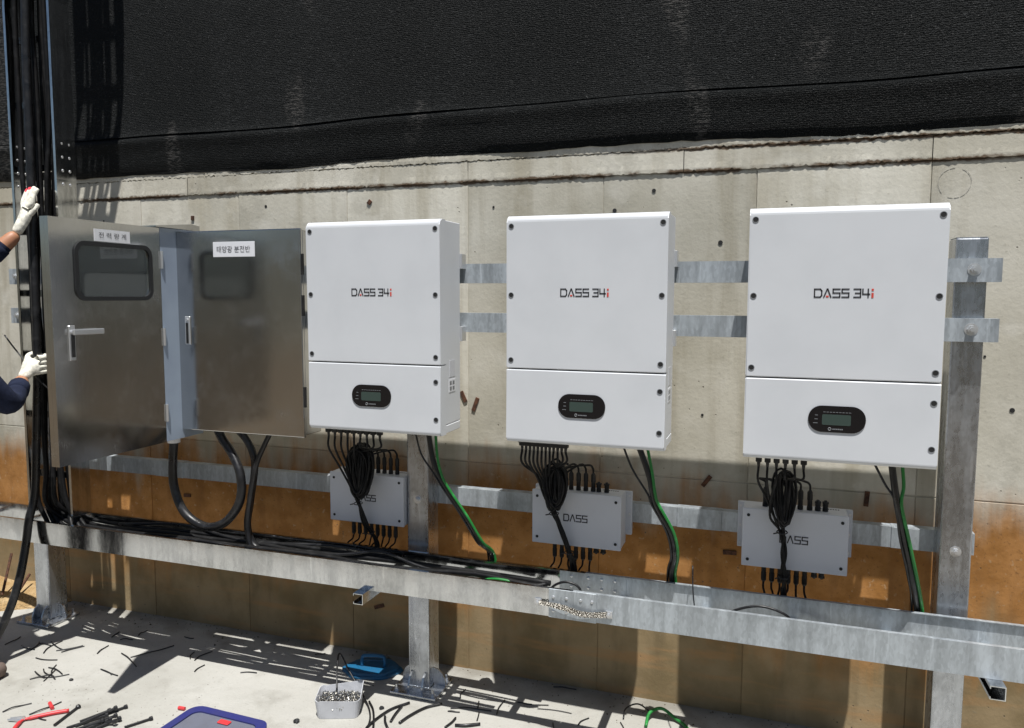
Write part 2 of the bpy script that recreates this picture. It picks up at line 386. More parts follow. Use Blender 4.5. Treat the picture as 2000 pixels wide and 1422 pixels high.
ob('channel', channel(-1.76, 2.30, .374, .414, -.352, -.280), 'galv_dull', t)
for x in (-1.1, .62, 1.33, 2.05):
    bm = B(); box(bm, x, x+.16, .3705, .3738, -.353, -.279, .001, 1); box(bm, x, x+.16, .3705, .41, -.2795, -.2775); ob('splice_sleeve', bm, 'galv_dull', t)

# ---- cable trays
def tray(x0, x1, mat, label, ends=()):
    t = thing('cable_tray', label, 'cable tray', ((x0+x1)/2, .13, -.615), 'horizontal cable trays')
    f, b, z0, z1 = .032, .235, -.615, -.515
    bm = B(); prism(bm, [(f, z0), (f+.0025, z0), (f+.0025, z1-.002), (f+.014, z1-.002), (f+.014, z1), (f, z1)], XE, x0, x1); ob('front_side', bm, mat, t)
    bm = B(); prism(bm, [(b, z0), (b, z1), (b-.014, z1), (b-.014, z1-.002), (b-.0025, z1-.002), (b-.0025, z0)], XE, x0, x1); ob('back_side', bm, mat, t)
    for s, a in ((1, f+.0026), (-1, b-.0026)):
        bm = B(); box(bm, x0, x1, min(a, a+s*.016), max(a, a+s*.016), z0+.0005, z0+.0025); ob('bottom_lip', bm, mat, t)
    x = x0+.14
    while x < x1-.05:
        bm = B(); box(bm, x-.015, x+.015, f+.0027, b-.0027, z0+.0026, z0+.016, .002, 1); ob('rung', bm, mat, t); x += .29
    return t
tl = tray(-3.1, 1.019, 'galv', 'bright galvanised cable tray running under the cabinets, full of black cables')
tr = tray(1.021, 3.8, 'galv_dull', 'dull grey cable tray running past the outermost inverter with its inside nearly empty')
cp = thing('tray_coupler', 'riveted galvanised plates joining the two horizontal cable trays', 'coupler', (1.02, .13, -.615))
bm = B(); box(bm, .936, 1.105, .0285, .0318, -.617, -.514, .0008, 1); ob('plate', bm, 'galv_dull', cp)
bm = B(); box(bm, .92, 1.17, .2287, .2322, -.611, -.5185, .0008, 1); ob('plate', bm, 'galv_dull', cp)
for x in (.953, 1.0, 1.05, 1.09):
    for z in (-.543, -.592):
        bm = B(); rivet(bm, (x, .0285, z), (0, -1, 0)); ob('rivet', bm, 'zinc', cp)
for x in (.966, 1.03, 1.08, 1.13):
    for z in (-.536, -.574):
        bm = B(); rivet(bm, (x, .2287, z), (0, -1, 0)); ob('rivet', bm, 'zinc', cp)
def braidmat():
    m = nm('tinned_braid', (.66, .62, .54), .3, .8); g = G(m); vv = g.vor(260); g.col(g.mix(g.mr(vv, .2, .6), (.85, .82, .75), (.20, .18, .15))); g.bump(vv, 1, .006); return m
M['braid'] = braidmat()
bs = thing('earth_braid', 'tinned earth braid strap bridging the riveted tray joint', 'strap', (1.02, .025, -.58))
bm = B(); P = cr([(.899, .0275, -.567), (.942, .021, -.567), (.997, .016, -.571), (1.061, .018, -.585), (1.145, .0265, -.579)], 6)
for i in range(len(P)-1):
    a, c = P[i], P[i+1]; wv = [.0055+.0035*min(1, i/14)+.002*random.random() for _ in (0, 1)]
    q = [bm.verts.new((a.x, a.y, a.z-wv[0])), bm.verts.new((c.x, c.y, c.z-wv[1])), bm.verts.new((c.x, c.y, c.z+wv[1])), bm.verts.new((a.x, a.y, a.z+wv[0]))]
    q2 = [bm.verts.new((v.co.x, v.co.y-.004, v.co.z)) for v in q]
    bm.faces.new(q); bm.faces.new(q2[::-1])
    for k in range(4): bm.faces.new((q[k], q2[k], q2[(k+1) % 4], q[(k+1) % 4]))
ob('braid', bm, 'braid', bs)
for x, z, y in ((.897, -.567, .0318), (1.149, -.579, .0318)):
    bm = B(); hexbolt(bm, (x, y-.005, z), (0, -1, 0), .008, .006); box(bm, x-.012, x+.012, y-.005, y-.0002, z-.012, z+.012); ob('lug', bm, 'zinc', bs)
for x0, lab in ((.183, 'short strut channel under the bright tray beside the blue lid post'), (2.274, 'short strut channel poking out under the dull tray beside the outer post')):
    t = thing('strut_bracket', lab, 'bracket', (x0+.02, .25, -.6565), 'strut brackets holding the cable tray')
    z1 = -.6155; z0 = z1-.041; x1 = x0+.041
    bm = prism(B(), [(x0, z0), (x1, z0), (x1, z1), (x0, z1), (x0, z1-.009), (x0+.0025, z1-.009), (x0+.0025, z1-.0025), (x1-.0025, z1-.0025), (x1-.0025, z0+.0025), (x0+.0025, z0+.0025), (x0+.0025, z0+.009), (x0, z0+.009)], YE, -.012, YW+.001)
    ob('strut', bm, 'galv', t)
# upright tray (open ladder back) with its upper run kinked outwards
vt = thing('upright_cable_tray', 'tall galvanised upright cable tray packed with black cables beside the opened door', 'cable tray', (-1.45, .15, -.53))
def vrun(poly, pathz):
    bm = B(); R = [[bm.verts.new((x+dx, y+dy, z)) for x, y in poly] for z, dx, dy in pathz]; n = len(poly)
    for i in range(len(R)-1):
        for k in range(n): bm.faces.new((R[i][k], R[i][(k+1) % n], R[i+1][(k+1) % n], R[i+1][k]))
    bm.faces.new(R[0]); bm.faces.new(R[-1][::-1]); return bm
VP = [(-.505, 0, 0), (1.0, 0, 0), (1.75, .012, -.01), (2.05, .05, -.02), (2.4, .15, -.03), (2.7, .17, -.03), (5.2, .17, -.03)]
for s, x in ((1, -1.583), (-1, -1.317)):
    ob('side_flange', vrun([(x, .1), (x+s*.013, .1), (x+s*.013, .102), (x+s*.0025, .102), (x+s*.0025, .198), (x+s*.02, .198), (x+s*.02, .2), (x, .2)], VP), 'galv', vt)
def vp(z):
    for (a, dx, dy), (b, ex, ey) in zip(VP, VP[1:]):
        if z <= b: k = (z-a)/(b-a); return dx+(ex-dx)*k, dy+(ey-dy)*k
    return VP[-1][1:]
z = -.35
while z < 4.9:
    dx, dy = vp(z); bm = B(); box(bm, -1.582+dx, -1.318+dx, .176+dy, .196+dy, z, z+.03, .002, 1); ob('rung', bm, 'galv', vt); z += .28
for x in (-1.317, -1.5805):
    for i, y in enumerate((.132, .168)):
        for j in range(4):
            bm = B(); rivet(bm, (x, y, 1.155-j*.058), (1, 0, 0), .0065); ob('rivet', bm, 'zinc', vt)
# ================================================================ stainless cabinets
kB = thing('steel_cabinet', 'closed brushed stainless cabinet with a white Korean nameplate beside an inverter', 'cabinet', (-.39, .16, -.062))
bm = B(); box(bm, -.685, -.095, .118, .2265, -.055, .752, .003, 2); ob('body', bm, 'steel', kB)
bm = B(); box(bm, -.690, -.092, .100, .1165, -.062, .758, .004, 3); dB = ob('door', bm, 'steel', kB)
for z in (.62, .46, .10):
    bm = B(); cyl(bm, (-.0885, .106, z-.04), (-.0885, .106, z+.04), .0065, 10); ob('hinge', bm, 'plug', kB)
def handle(par, mk):
    bm = B(); mk(bm, 0); ob('handle', bm, 'zinc', par)
    bm = B(); mk(bm, 1); ob('handle_recess', bm, 'hole', par)
bm = B(); box(bm, -.652, -.626, .0945, .0998, .296, .412, .002, 1); hB = ob('handle', bm, 'zinc', kB)
bm = B(); box(bm, -.646, -.634, .0925, .0943, .30, .385, .0006, 1); ob('grip', bm, 'plug', kB)
bm = B(); cyl(bm, (-.639, .0943, .397), (-.639, .0895, .397), .006, 12); ob('lock', bm, 'zinc', kB)
bm = B(); box(bm, -.502, -.302, .0985, .0998, .652, .712, .0004, 1); plB = ob('nameplate', bm, 'sticker', kB)
def text_mesh(body, height, width, name, mat, parent, place):
    cu = bpy.data.curves.new('t', 'FONT'); cu.body = body; cu.extrude = .0; cu.resolution_u = 3
    to = bpy.data.objects.new('t', cu); COL.objects.link(to); bpy.context.view_layer.update()
    me = bpy.data.meshes.new_from_object(to); bpy.data.objects.remove(to)
    X = [v.co.x for v in me.vertices]; Y = [v.co.y for v in me.vertices]
    a, b, c, d = min(X), max(X), min(Y), max(Y)
    for v in me.vertices: v.co = place((v.co.x-a)/(b-a)*width, (v.co.y-c)/(d-c)*height)
    me.materials.append(M[mat]); o = bpy.data.objects.new(name, me); COL.objects.link(o); o.parent = parent
    return o
o = text_mesh('태양광 분전반', .026, .160, 'lettering', 'ink', plB, lambda u, v: Vector((-.483+u, .0979, .669+v)))
# cabinet body hidden behind its own opened door
M['side_sheet'] = paint('pale_blue_side_sheet', (.30, .36, .44), (.25, .30, .38), .4)  # pale blue-grey, for the right-hand side panel only
kA = thing('steel_cabinet', 'stainless meter cabinet with its windowed door swung wide open', 'cabinet', (-.94, .12, -.1))
x0, x1, y0, y1, z0, z1 = -1.195, -.687, .012, .2265, -.098, .768
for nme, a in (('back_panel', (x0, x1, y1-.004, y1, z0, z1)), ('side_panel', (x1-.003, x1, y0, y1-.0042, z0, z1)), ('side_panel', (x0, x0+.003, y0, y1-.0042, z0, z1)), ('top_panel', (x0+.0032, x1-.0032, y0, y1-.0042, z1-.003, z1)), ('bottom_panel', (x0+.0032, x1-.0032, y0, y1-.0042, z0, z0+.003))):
    bm = B(); box(bm, *a); ob(nme, bm, 'side_sheet' if a[1] == x1 and nme == 'side_panel' else 'steel', kA)
bm = B(); prism(bm, [(y0-.03, z1+.001), (y1, z1+.001), (y1, z1+.022), (y1-.05, z1+.026), (y0-.03, z1+.006)], XE, x0-.01, x1+.012); ob('rain_hood', bm, 'steel', kA)
bm = B(); box(bm, x0+.05, x1-.05, y1-.08, y1-.0045, .25, .6, .004); ob('meter', bm, 'plug', kA)
bm = B(); cyl(bm, (-.762, .13, z0-.0005), (-.762, .13, z0-.03), .026, 14); ob('gland', bm, 'sticker', kA)
# the opened door, plane x = -.69, free edge towards the camera side
dx0, dx1 = -.706, -.687; fy, hy = -.49, .010
wy0, wy1, wz0, wz1 = -.385, -.045, .487, .682
def rrect(a, b, c, d, r, n=6):
    P = []
    for (cx, cy, s) in ((b-r, d-r, 0), (a+r, d-r, 90), (a+r, c+r, 180), (b-r, c+r, 270)):
        for k in range(n+1): t = math.radians(s+90*k/n); P.append((cx+r*math.cos(t), cy+r*math.sin(t)))
    return P
def frame(bm, outer, inner, to3, a, b):
    n = len(outer); V = [[bm.verts.new(to3(p, h)) for p in L] for h in (a, b) for L in (outer, inner)]
    for i in range(n):
        j = (i+1) % n
        for q in ((V[0][i], V[0][j], V[1][j], V[1][i]), (V[2][i], V[3][i], V[3][j], V[2][j]), (V[0][i], V[2][i], V[2][j], V[0][j]), (V[1][i], V[1][j], V[3][j], V[3][i])): bm.faces.new(q)
    return bm
XP = lambda p, a: (a, p[0], p[1])
inner = rrect(wy0, wy1, wz0, wz1, .035)
def square_match(P, a, b, c, d):
    cx, cy = (a+b)/2, (c+d)/2; out = []
    icx, icy = (wy0+wy1)/2, (wz0+wz1)/2
    for q, (x, y) in enumerate(P):
        cn, k = divmod(q, 7); X_ = b if cn in (0, 3) else a; Y_ = d if cn < 2 else c
        vert_first = cn in (0, 2)
        if k == 3: out.append((X_, Y_))
        elif (k < 3) == vert_first: out.append((X_, y))
        else: out.append((x, Y_))
    return out
bm = B(); out = square_match(inner, fy, hy, -.1, .766)
frame(bm, out, inner, XP, dx0, dx1)
dA = ob('door', bm, 'steel', kA)
for (a, b, c, d) in ((fy, hy, -.1, -.0965), (fy, hy, .7625, .766)):
    pass
bm = B(); box(bm, dx0-.018, dx0-.0003, fy, fy+.003, -.1, .766); box(bm, dx0-.018, dx0-.0003, fy+.0032, hy-.01, -.1, -.097); box(bm, dx0-.018, dx0-.0003, fy+.0032, hy-.01, .763, .766); ob('door_return', bm, 'steel', kA)
bm = B(); frame(bm, rrect(wy0-.009, wy1+.009, wz0-.009, wz1+.009, .042), rrect(wy0+.006, wy1-.006, wz0+.006, wz1-.006, .03), XP, dx1-.002, dx1+.006); ob('window_seal', bm, 'rubber', kA, smooth=False)
bm = B(); prism(bm, rrect(wy0+.001, wy1-.001, wz0+.001, wz1-.001, .034), XP, dx0+.006, dx0+.010); ob('window_pane', bm, 'glass', kA)
bm = B(); prism(bm, [(-.304, .694), (-.141, .694), (-.141, .738), (-.304, .738)], XP, dx1, dx1+.0015); plA = ob('nameplate', bm, 'sticker', kA)
text_mesh('전 력 량 계', .021, .125, 'lettering', 'ink', plA, lambda u, v: Vector((dx1+.0023, -.285+u, .706+v)))
bm = B(); box(bm, dx1, dx1+.006, -.432, -.406, .268, .392, .002, 1); ob('lock_plate', bm, 'zinc', kA)
bm = B(); box(bm, dx1+.0062, dx1+.010, -.426, -.412, .28, .36, .001, 1); ob('lock_slot', bm, 'plug', kA)
bm = B(); box(bm, dx1+.012, dx1+.022, -.426, -.295, .358, .378, .003, 2); cyl(bm, (dx1+.006, -.419, .368), (dx1+.0125, -.419, .368), .008, 12); ob('handle_lever', bm, 'zinc', kA)
for z in (.64, .33, .02):
    bm = B(); cyl(bm, (dx1+.004, .0145, z-.035), (dx1+.004, .0145, z+.035), .0055, 10); ob('hinge', bm, 'zinc', kA)

# ================================================================ lettering strokes
GL = {'D': (1.25, [[(0, 0), (0, 1), (1.0, 1), (1.25, .78), (1.25, .22), (1.0, 0), (0, 0)]]), 'A': (1.2, [[(0, 0), (.55, 1), (.65, 1), (1.2, 0)]]), 'S': (1.15, [[(1.15, 1), (0, 1), (0, .52), (1.15, .52), (1.15, 0), (0, 0)]]),
      '3': (1.1, [[(0, 1), (1.1, 1), (1.1, 0), (0, 0)], [(.25, .5), (1.1, .5)]]), '4': (1.15, [[(0, 1), (0, .38), (1.15, .38)], [(.9, 1), (.9, 0)]])}
def strokes(bm, polys, ox, oz, sx, sz, th, y, d=.0008):
    for P in polys:
        for (a, b) in zip(P, P[1:]):
            p, q = Vector((ox+a[0]*sx, 0, oz+a[1]*sz)), Vector((ox+b[0]*sx, 0, oz+b[1]*sz))
            t = (q-p).normalized(); nrm = Vector((-t.z, 0, t.x))*th/2; p -= t*th/2*.9; q += t*th/2*.9
            prism(bm, [(v.x, v.z) for v in (p-nrm, q-nrm, q+nrm, p+nrm)], YE, y-d, y)
def logo(x, z, sx, sz, y, parent, full):
    bm = B(); rb = B(); rc = B(); th = sz*.155; X = x
    for ch in 'DASS':
        w_, P = GL[ch]; strokes(bm, P, X, z, sx, sz, th, y)
        if ch == 'A' and full: strokes(rc, [[(.5, .08), (.7, .08)]], X, z, sx, sz, th*1.3, y)
        X += (w_+.38)*sx
    if full:
        X += .5*sx
        for ch in '34': w_, P = GL[ch]; strokes(bm, P, X, z, sx, sz, th, y); X += (w_+.38)*sx
        strokes(rb, [[(.1, .03), (.1, .42)]], X, z, sx, sz, th*1.6, y); rd = B(); strokes(rd, [[(.1, .9), (.1, .94)]], X, z, sx, sz, th*1.6, y); ob('red_dot', rd, 'redink', parent)
    ob('lettering', bm, 'ink', parent)
    if full: ob('red_letter', rb, 'redink', parent); ob('red_accent', rc, 'redink', parent)
    else: rb.free(); rc.free()

# ================================================================ inverters
W, H, HS, DEP = .54, .768, .2534, .187
def fil(z0, z1, top, r=.022, n=6):     # (y,z) profile of a front cover, front at y=0
    P = [(.052, z0), (.052, z1)]
    if top:
        P += [(r-r*math.sin(t)*1.0 if False else r-r*math.sin(t), z1-r+r*math.cos(t)) for t in [math.pi/2*k/n for k in range(n+1)]]
        P += [(0, z0+.003), (.003, z0)]
    else:
        P += [(.003, z1), (0, z1-.003)]
        P += [(r-r*math.cos(t), z0+r-r*math.sin(t)) for t in [math.pi/2*k/n for k in range(n+1)]]
    return P
def inverter(X, label, nconn, cx0, cx1, strip):
    t = thing('solar_inverter', label, 'inverter', (X+W/2, .1, 0), 'white wall inverters')
    bm = B(); prism(bm, fil(HS+.002, H, True), XE, X, X+W)
    bmesh.ops.bevel(bm, geom=[e for e in bm.edges if abs(e.verts[0].co.x-e.verts[1].co.x) < 1e-6 and e.verts[0].co.y < .04 and e.verts[1].co.y < .04], offset=.003, segments=2, affect='EDGES')
    ob('upper_cover', bm, 'white', t)
    bm = B(); prism(bm, fil(0, HS-.002, False, .014), XE, X, X+W)
    bmesh.ops.bevel(bm, geom=[e for e in bm.edges if abs(e.verts[0].co.x-e.verts[1].co.x) < 1e-6 and e.verts[0].co.y < .04 and e.verts[1].co.y < .04], offset=.003, segments=2, affect='EDGES')
    ob('lower_cover', bm, 'white', t)
    bm = B(); box(bm, X+.002, X+W-.002, .0522, DEP, .034, H-.002, .002, 1); box(bm, X+.01, X+W-.01, .03, .0525, .25, .258); ob('body', bm, 'white', t)
    bm = B(); box(bm, X+.001, X+W-.001, .0523, DEP-.004, .003, .0325, .002, 1); ob('base_skirt', bm, 'white', t)
    bm = B(); box(bm, X+.04, X+W-.04, DEP, .2272, .30, .66, .002, 1); ob('mounting_bracket', bm, 'galv_dull', t)
    for sx in (0, 1):
        for z in (.33, .60):
            xx = X+W-.014 if sx else X-.006
            bm = B(); box(bm, xx, xx+.02, DEP+.0005, .2270, z, z+.055, .001, 1); ob('bracket_lug', bm, 'zinc', t)
    for (x, z) in ((.017, .733), (.017, .503), (.017, .283), (W-.017, .733), (W-.017, .503), (W-.017, .283), (W-.017, .195), (W-.017, .06)):
        bm = B(); tube(bm, [(X+x+.0085*math.cos(a), -.0004, z+.0085*math.sin(a)) for a in [k*math.pi/8 for k in range(16)]], .0013, 5, closed=True)
        s = ob('screw_hole', bm, 'mark', t)
        bm = B(); cyl(bm, (X+x, -.0007, z), (X+x, .002, z), .0075, 14); ob('screw', bm, 'hole', s)
    bm = B(); prism(bm, [(X+.186+p, .095+q) for p, q in rrect(0, .160, 0, .080, .0385, 8)], YE, -.003, .001)
    d = ob('display_panel', bm, 'gloss', t)
    bm = B(); prism(bm, [(X+p, q) for p, q in rrect(.225, .305, .117, .149, .004, 3)], YE, -.0038, -.0031); ob('lcd_screen', bm, 'lcd', d)
    bm = B()
    for z, l in ((.145, .008), (.133, .009), (.121, .013)): box(bm, X+.213-l, X+.213, -.0036, -.0031, z, z+.0016)
    for k in range(9): box(bm, X+.228+k*.0088, X+.2345+k*.0088, -.0036, -.0031, .1555, .1568)
    tube(bm, [(X+.247+.004*math.cos(a), -.0034, .105+.004*math.sin(a)) for a in [k*math.pi/6 for k in range(12)]], .0011, 4, closed=True)
    for k in range(6): box(bm, X+.255+k*.005, X+.2588+k*.005, -.0036, -.0031, .1035, .1068)
    ob('panel_print', bm, 'mark', d)
    logo(X+.191, .500, .0160, .0235, -.0002, t, True)
    bm = B(); box(bm, X+W-.0019, X+W-.0011, .085, .135, .205, .266); ob('rating_plate', bm, 'boxgrey', t)
    bm = B(); box(bm, X+W-.0019, X+W-.0010, .08, .138, .150, .197); lb = ob('side_label', bm, 'sticker', t)
    bm = B()
    for k in range(4): box(bm, X+W-.0010, X+W-.0006, .086+.026*(k % 2), .104+.026*(k % 2), .156+.02*(k//2), .170+.02*(k//2))
    ob('label_print', bm, 'mark', lb)
    pts = []
    for k in range(nconn):
        x = cx0+(cx1-cx0)*k/(nconn-1); bm = B()
        box(bm, x-.0095, x+.0095, .090, .110, -.030, .0025, .002, 1); tube(bm, [(x, .1, -.029), (x, .1, -.046)], [.006, .004], 8)
        ob('connector', bm, 'plug', t); pts.append(Vector((x, .1, -.044)))
    if strip:
        bm = B(); box(bm, cx0-.012, cx1+.012, .086, .114, -.018, .0024, .002, 1); ob('connector_strip', bm, 'plug', t)
    for x, r in ((X+W-.105, .018), (X+W-.16, .011), (X+W-.075, .010)):
        bm = B(); cyl(bm, (x, .12, .0025), (x, .12, -.018), r, 12); ob('gland', bm, 'plug', t)
    return pts
NM = ['the steel cabinet', 'the tray joint', 'the outer post']
IX = [0.0, .787, 1.571]
C1 = inverter(IX[0], 'white DASS 34i inverter mounted right beside the closed steel cabinet', 9, .019, .243, False)
C2 = inverter(IX[1], 'white DASS 34i inverter mounted between the two other inverters', 12, .813, .973, True)
C3 = inverter(IX[2], 'white DASS 34i inverter mounted beside the bolted rail ends of the outer post', 6, 1.617, 1.753, False)

# ================================================================ small DASS string boxes
def sbox(x0, label, tops, stubs_t, bots, stubs_b):
    x1 = x0+.335; y0, y1, z0, z1 = .245, .352, -.426, -.226
    t = thing('string_box', label, 'junction box', ((x0+x1)/2, .3, z0), 'small boxes under the inverters')
    bm = B(); box(bm, x0, x1, y0+.010, y1, z0, z1, .003, 1); ob('body', bm, 'boxgrey', t)
    bm = B(); box(bm, x0-.002, x1+.002, y0, y0+.0095, z0-.002, z1+.002, .003, 2); ob('lid', bm, 'boxgrey', t)
    for a, b in ((x0-.022, x0+.03), (x1-.03, x1+.022)):
        bm = B(); box(bm, a, b, y1+.0003, y1+.0185, z0+.03, z1-.005, .002, 1); f = ob('mounting_flange', bm, 'boxgrey', t)
        xx = a+.009 if a < x0 else b-.009
        for z in (z0+.045, z1-.02, z1-.09):
            bm = B(); cyl(bm, (xx, y1-.0012, z), (xx, y1+.001, z), .0042, 10); ob('bolt', bm, 'zinc', f)
    for x in (x0+.018, x1-.018):
        for z in (z0+.022, z1-.022):
            bm = B(); cyl(bm, (x, y0-.0012, z), (x, y0+.001, z), .0055, 12); ob('screw', bm, 'hole', t)
    logo(x0+.122, -.333, .0150, .024, y0-.0003, t, False)
    for x, long, up in [(x, 1, 1) for x in tops]+[(x, 0, 1) for x in stubs_t]+[(x, 1, 0) for x in bots]+[(x, 0, 0) for x in stubs_b]:
        s = 1 if up else -1; zb = z1 if up else z0; bm = B(); L = .062 if long else .03
        tube(bm, [(x, .295, zb-s*.002), (x, .295, zb+s*.012), (x, .295, zb+s*.0125), (x, .295, zb+s*L*.55), (x, .295, zb+s*L*.58), (x, .295, zb+s*L), (x, .295, zb+s*(L+.008))], [.0095, .0095, .008, .008, .0092, .0088, .004], 8)
        if not long: box(bm, x-.010, x+.010, .289, .301, zb+s*L-.003, zb+s*L+.003)
        ob('connector', bm, 'plug', t)
    bm = B()
    for k in range(8): box(bm, x1-.085+k*.008, x1-.080+k*.008, y1-.03, y1-.022, z1, z1+.0006)
    ob('vent_slots', bm, 'hole', t)
    return t
lin = lambda a, b, n: [a+(b-a)*k/(n-1) for k in range(n)]
T1, T2, T3 = lin(.098, .214, 5), lin(.944, 1.029, 4), [1.640, 1.668, 1.726, 1.754, 1.784]
D1, D2, D3 = lin(.009, .204, 8), lin(.882, 1.02, 6), lin(1.642, 1.776, 6)
sbox(-.070, 'pale grey DASS junction box squeezed against the post by the blue lid', T1, [], D1, [])
sbox(.808, 'pale grey DASS junction box above the riveted tray joint', T2, [1.050, 1.080], D2, [1.043, 1.070])
sbox(1.569, 'pale grey DASS junction box under the inverter next to the outer post', T3, [1.810, 1.834], D3, [1.806, 1.830])

# ================================================================ cables
def cable(name, pts, r, mat, parent=None, k=6, seg=8): return ob(name, tube(B(), cr(pts, k), r, seg), mat, parent, smooth=True)
def harness(C, coil, trunk, T, D, label, rights, nwrap):
    cx, cy, cz, rx, rz = coil
    t = thing('string_cable_harness', label, 'cables', (trunk[-1][0], trunk[-1][1], -.54), 'black cable harnesses under the inverters')
    rn = random.Random(int(cx*1000))
    tie = Vector(trunk[0])
    for i, p in enumerate(C):        # from plug down into the trunk
        if i/len(C) < rights:
            e = tie+Vector((rn.uniform(-.012, .008), rn.uniform(-.01, .01), rn.uniform(-.006, .012)))
            m1 = p+Vector((0, 0, -.05)); m2 = p.lerp(e, .55)+Vector((-.006, .03*rn.random(), -.012))
            P = [p, m1, m2, e]+[Vector(q)+Vector((rn.uniform(-.009, .009), rn.uniform(-.009, .009), 0)) for q in trunk[1:]]
        else:
            P = [p, p+Vector((rn.uniform(-.004, .004), 0, -.035)), Vector((cx+rn.uniform(-.3, .7)*rx, cy+rn.uniform(-.02, .01), cz+rz*.75)), Vector((cx+rn.uniform(-.6, .6)*rx, cy, cz)), Vector((cx+rn.uniform(-.3, .3)*rx, cy, cz-rz*.9)), Vector(trunk[1])+Vector((rn.uniform(-.004, .008), 0, .01))]
            P += [Vector(q)+Vector((rn.uniform(-.009, .009), rn.uniform(-.009, .009), 0)) for q in trunk[2:]]
        cable('cable', P, .0042, 'pv', t, 5, 6)
    for i in range(nwrap):           # wound slack
        a = rx*rn.uniform(.2, 1.05); b = rz*rn.uniform(.72, 1.05); ox = rn.uniform(-.010, .010); oy = rn.uniform(-.026, .020); oz = rn.uniform(-.012, .012); ph = rn.uniform(-.25, .25)
        L = []
        for k in range(20):
            q = 2*math.pi*k/20; u = a*math.sin(q)*(1+.25*math.cos(q)); v = b*math.cos(q)
            L.append((cx+ox+u*math.cos(ph)-v*math.sin(ph)*.35, cy+oy+.006*math.sin(q*2+i), cz+oz+v+u*math.sin(ph)*.3))
        ob('coil_turn', tube(B(), L, .0042, 6, closed=True), 'pv', t, smooth=True)
    for x in T:                      # arcs into the box top plugs
        top = Vector((x, .295, -.158)); h = .03+.010*rn.random()
        P = [top, top+Vector((-.002, -.004, .02)), top+Vector((-.018, -.02, .034)), Vector((cx+rx*.55, cy+.01, cz+rz*.55+rn.uniform(-.01, .015))), Vector((cx+rx*.2, cy, cz-.01)), Vector((cx, cy, cz-rz*.85))]
        cable('cable', P, .0040, 'pv', t, 5, 6)
    for i, x in enumerate(D):        # tails from the box bottom into the tray
        p = Vector((x, .295, -.492)); e = Vector((x+rn.uniform(-.02, .02), .25, -.60)); P = [p, p+Vector((0, -.012, -.02)), Vector((x+rn.uniform(-.012, .012), .252, -.53)), e]
        cable('cable', P, .0036, 'pv', t, 4, 6)
    if len(trunk) > 1:
        for z in (0, -1):
            a = Vector(trunk[1 if z == 0 else 3]); bm = B(); tube(bm, [a+Vector((.017*math.cos(q), .017*math.sin(q), .002*math.sin(q))) for q in [k*math.pi/6 for k in range(12)]], .0022, 5, closed=True); tube(bm, [a+Vector((-.012, -.012, 0)), a+Vector((-.028, -.016, -.004))], .0025, 5); ob('cable_tie', bm, 'plug', t)
harness(C1, (.113, .185, -.192, .050, .098), [(.065, .190, -.275), (.084, .205, -.335), (.112, .208, -.415), (.128, .222, -.455), (.140, .250, -.505), (.150, .252, -.61)], T1, D1, 'coiled black cable harness between the cabinet-side inverter and its DASS box', .55, 34)
harness(C2, (.917, .19, -.190, .036, .080), [(.884, .195, -.240), (.902, .210, -.300), (.937, .212, -.375), (.957, .222, -.445), (.967, .250, -.505), (.975, .252, -.61)], T2, D2, 'coiled black cable harness under the inverter between the two others', .6, 24)
harness(C3, (1.699, .19, -.165, .030, .085), [(1.668, .20, -.235), (1.697, .212, -.288), (1.704, .212, -.36), (1.707, .222, -.445), (1.708, .250, -.505), (1.71, .252, -.61)], T3, D3, 'coiled black cable harness forming a Y over the outermost DASS box', .5, 26)
def supply(P, thin, gP, who):
    P = [Vector(p) for p in P]
    tag(cable('power_cable', P[:-1]+[Vector((P[-1].x, .252, -.49)), Vector((P[-1].x+.01, .254, -.58)), Vector((P[-1].x+.02, .254, -.68))], .0105, 'black'), 'thick black supply cable dropping from the inverter '+who, 'cable', 'supply cables under the inverters')
    tag(cable('signal_cable', [Vector(p) for p in thin]+[q+Vector((-.012, -.008, 0)) for q in P[2:-1]]+[Vector((P[-1].x-.014, .252, -.49)), Vector((P[-1].x-.008, .254, -.66))], .0038, 'black'), 'thin black signal cable joining the thick one under the inverter '+who, 'cable', 'signal cables under the inverters')
    tag(cable('earth_cable', [Vector(p) for p in gP]+[q+Vector((.0115, -.010, .004)) for q in P[2:-1]]+[Vector((P[-1].x+.014, .246, -.49)), Vector((P[-1].x+.026, .248, -.58)), Vector((P[-1].x+.034, .25, -.67))], .0052, 'green'), 'green earth cable along the supply cable under the inverter '+who, 'cable', 'green earth cables')
supply([(.435, .12, .0), (.459, .12, -.126), (.501, .13, -.213), (.575, .15, -.329), (.625, .18, -.431), (.638, .2, -.506)], [(.38, .12, 0), (.405, .12, -.091), (.449, .118, -.152)], [(.465, .12, 0), (.475, .115, -.1), (.49, .115, -.16)], 'beside the steel cabinet')
supply([(1.222, .12, 0), (1.263, .12, -.111), (1.284, .13, -.209), (1.335, .15, -.309), (1.348, .18, -.398), (1.329, .2, -.5)], [(1.167, .12, 0), (1.204, .12, -.089), (1.259, .118, -.173)], [(1.252, .12, 0), (1.272, .115, -.09), (1.285, .115, -.17)], 'between the two others')
supply([(2.006, .12, 0), (2.024, .12, -.114), (2.054, .14, -.247), (2.085, .17, -.369), (2.117, .2, -.493)], [(1.951, .12, 0), (1.991, .12, -.077), (2.022, .118, -.131)], [(2.036, .12, 0), (2.044, .12, -.08), (2.040, .117, -.138)], 'beside the outer post')
tag(cable('power_cable', [(-.762, .13, -.125), (-.771, .13, -.208), (-.77, .13, -.32), (-.72, .13, -.428), (-.615, .13, -.48), (-.509, .13, -.451), (-.433, .13, -.357), (-.424, .13, -.248), (-.472, .145, -.165), (-.535, .16, -.104), (-.567, .165, -.055)], .0185, 'black', seg=12), 'thick black cable looping in a U between the two steel cabinets', 'cable')
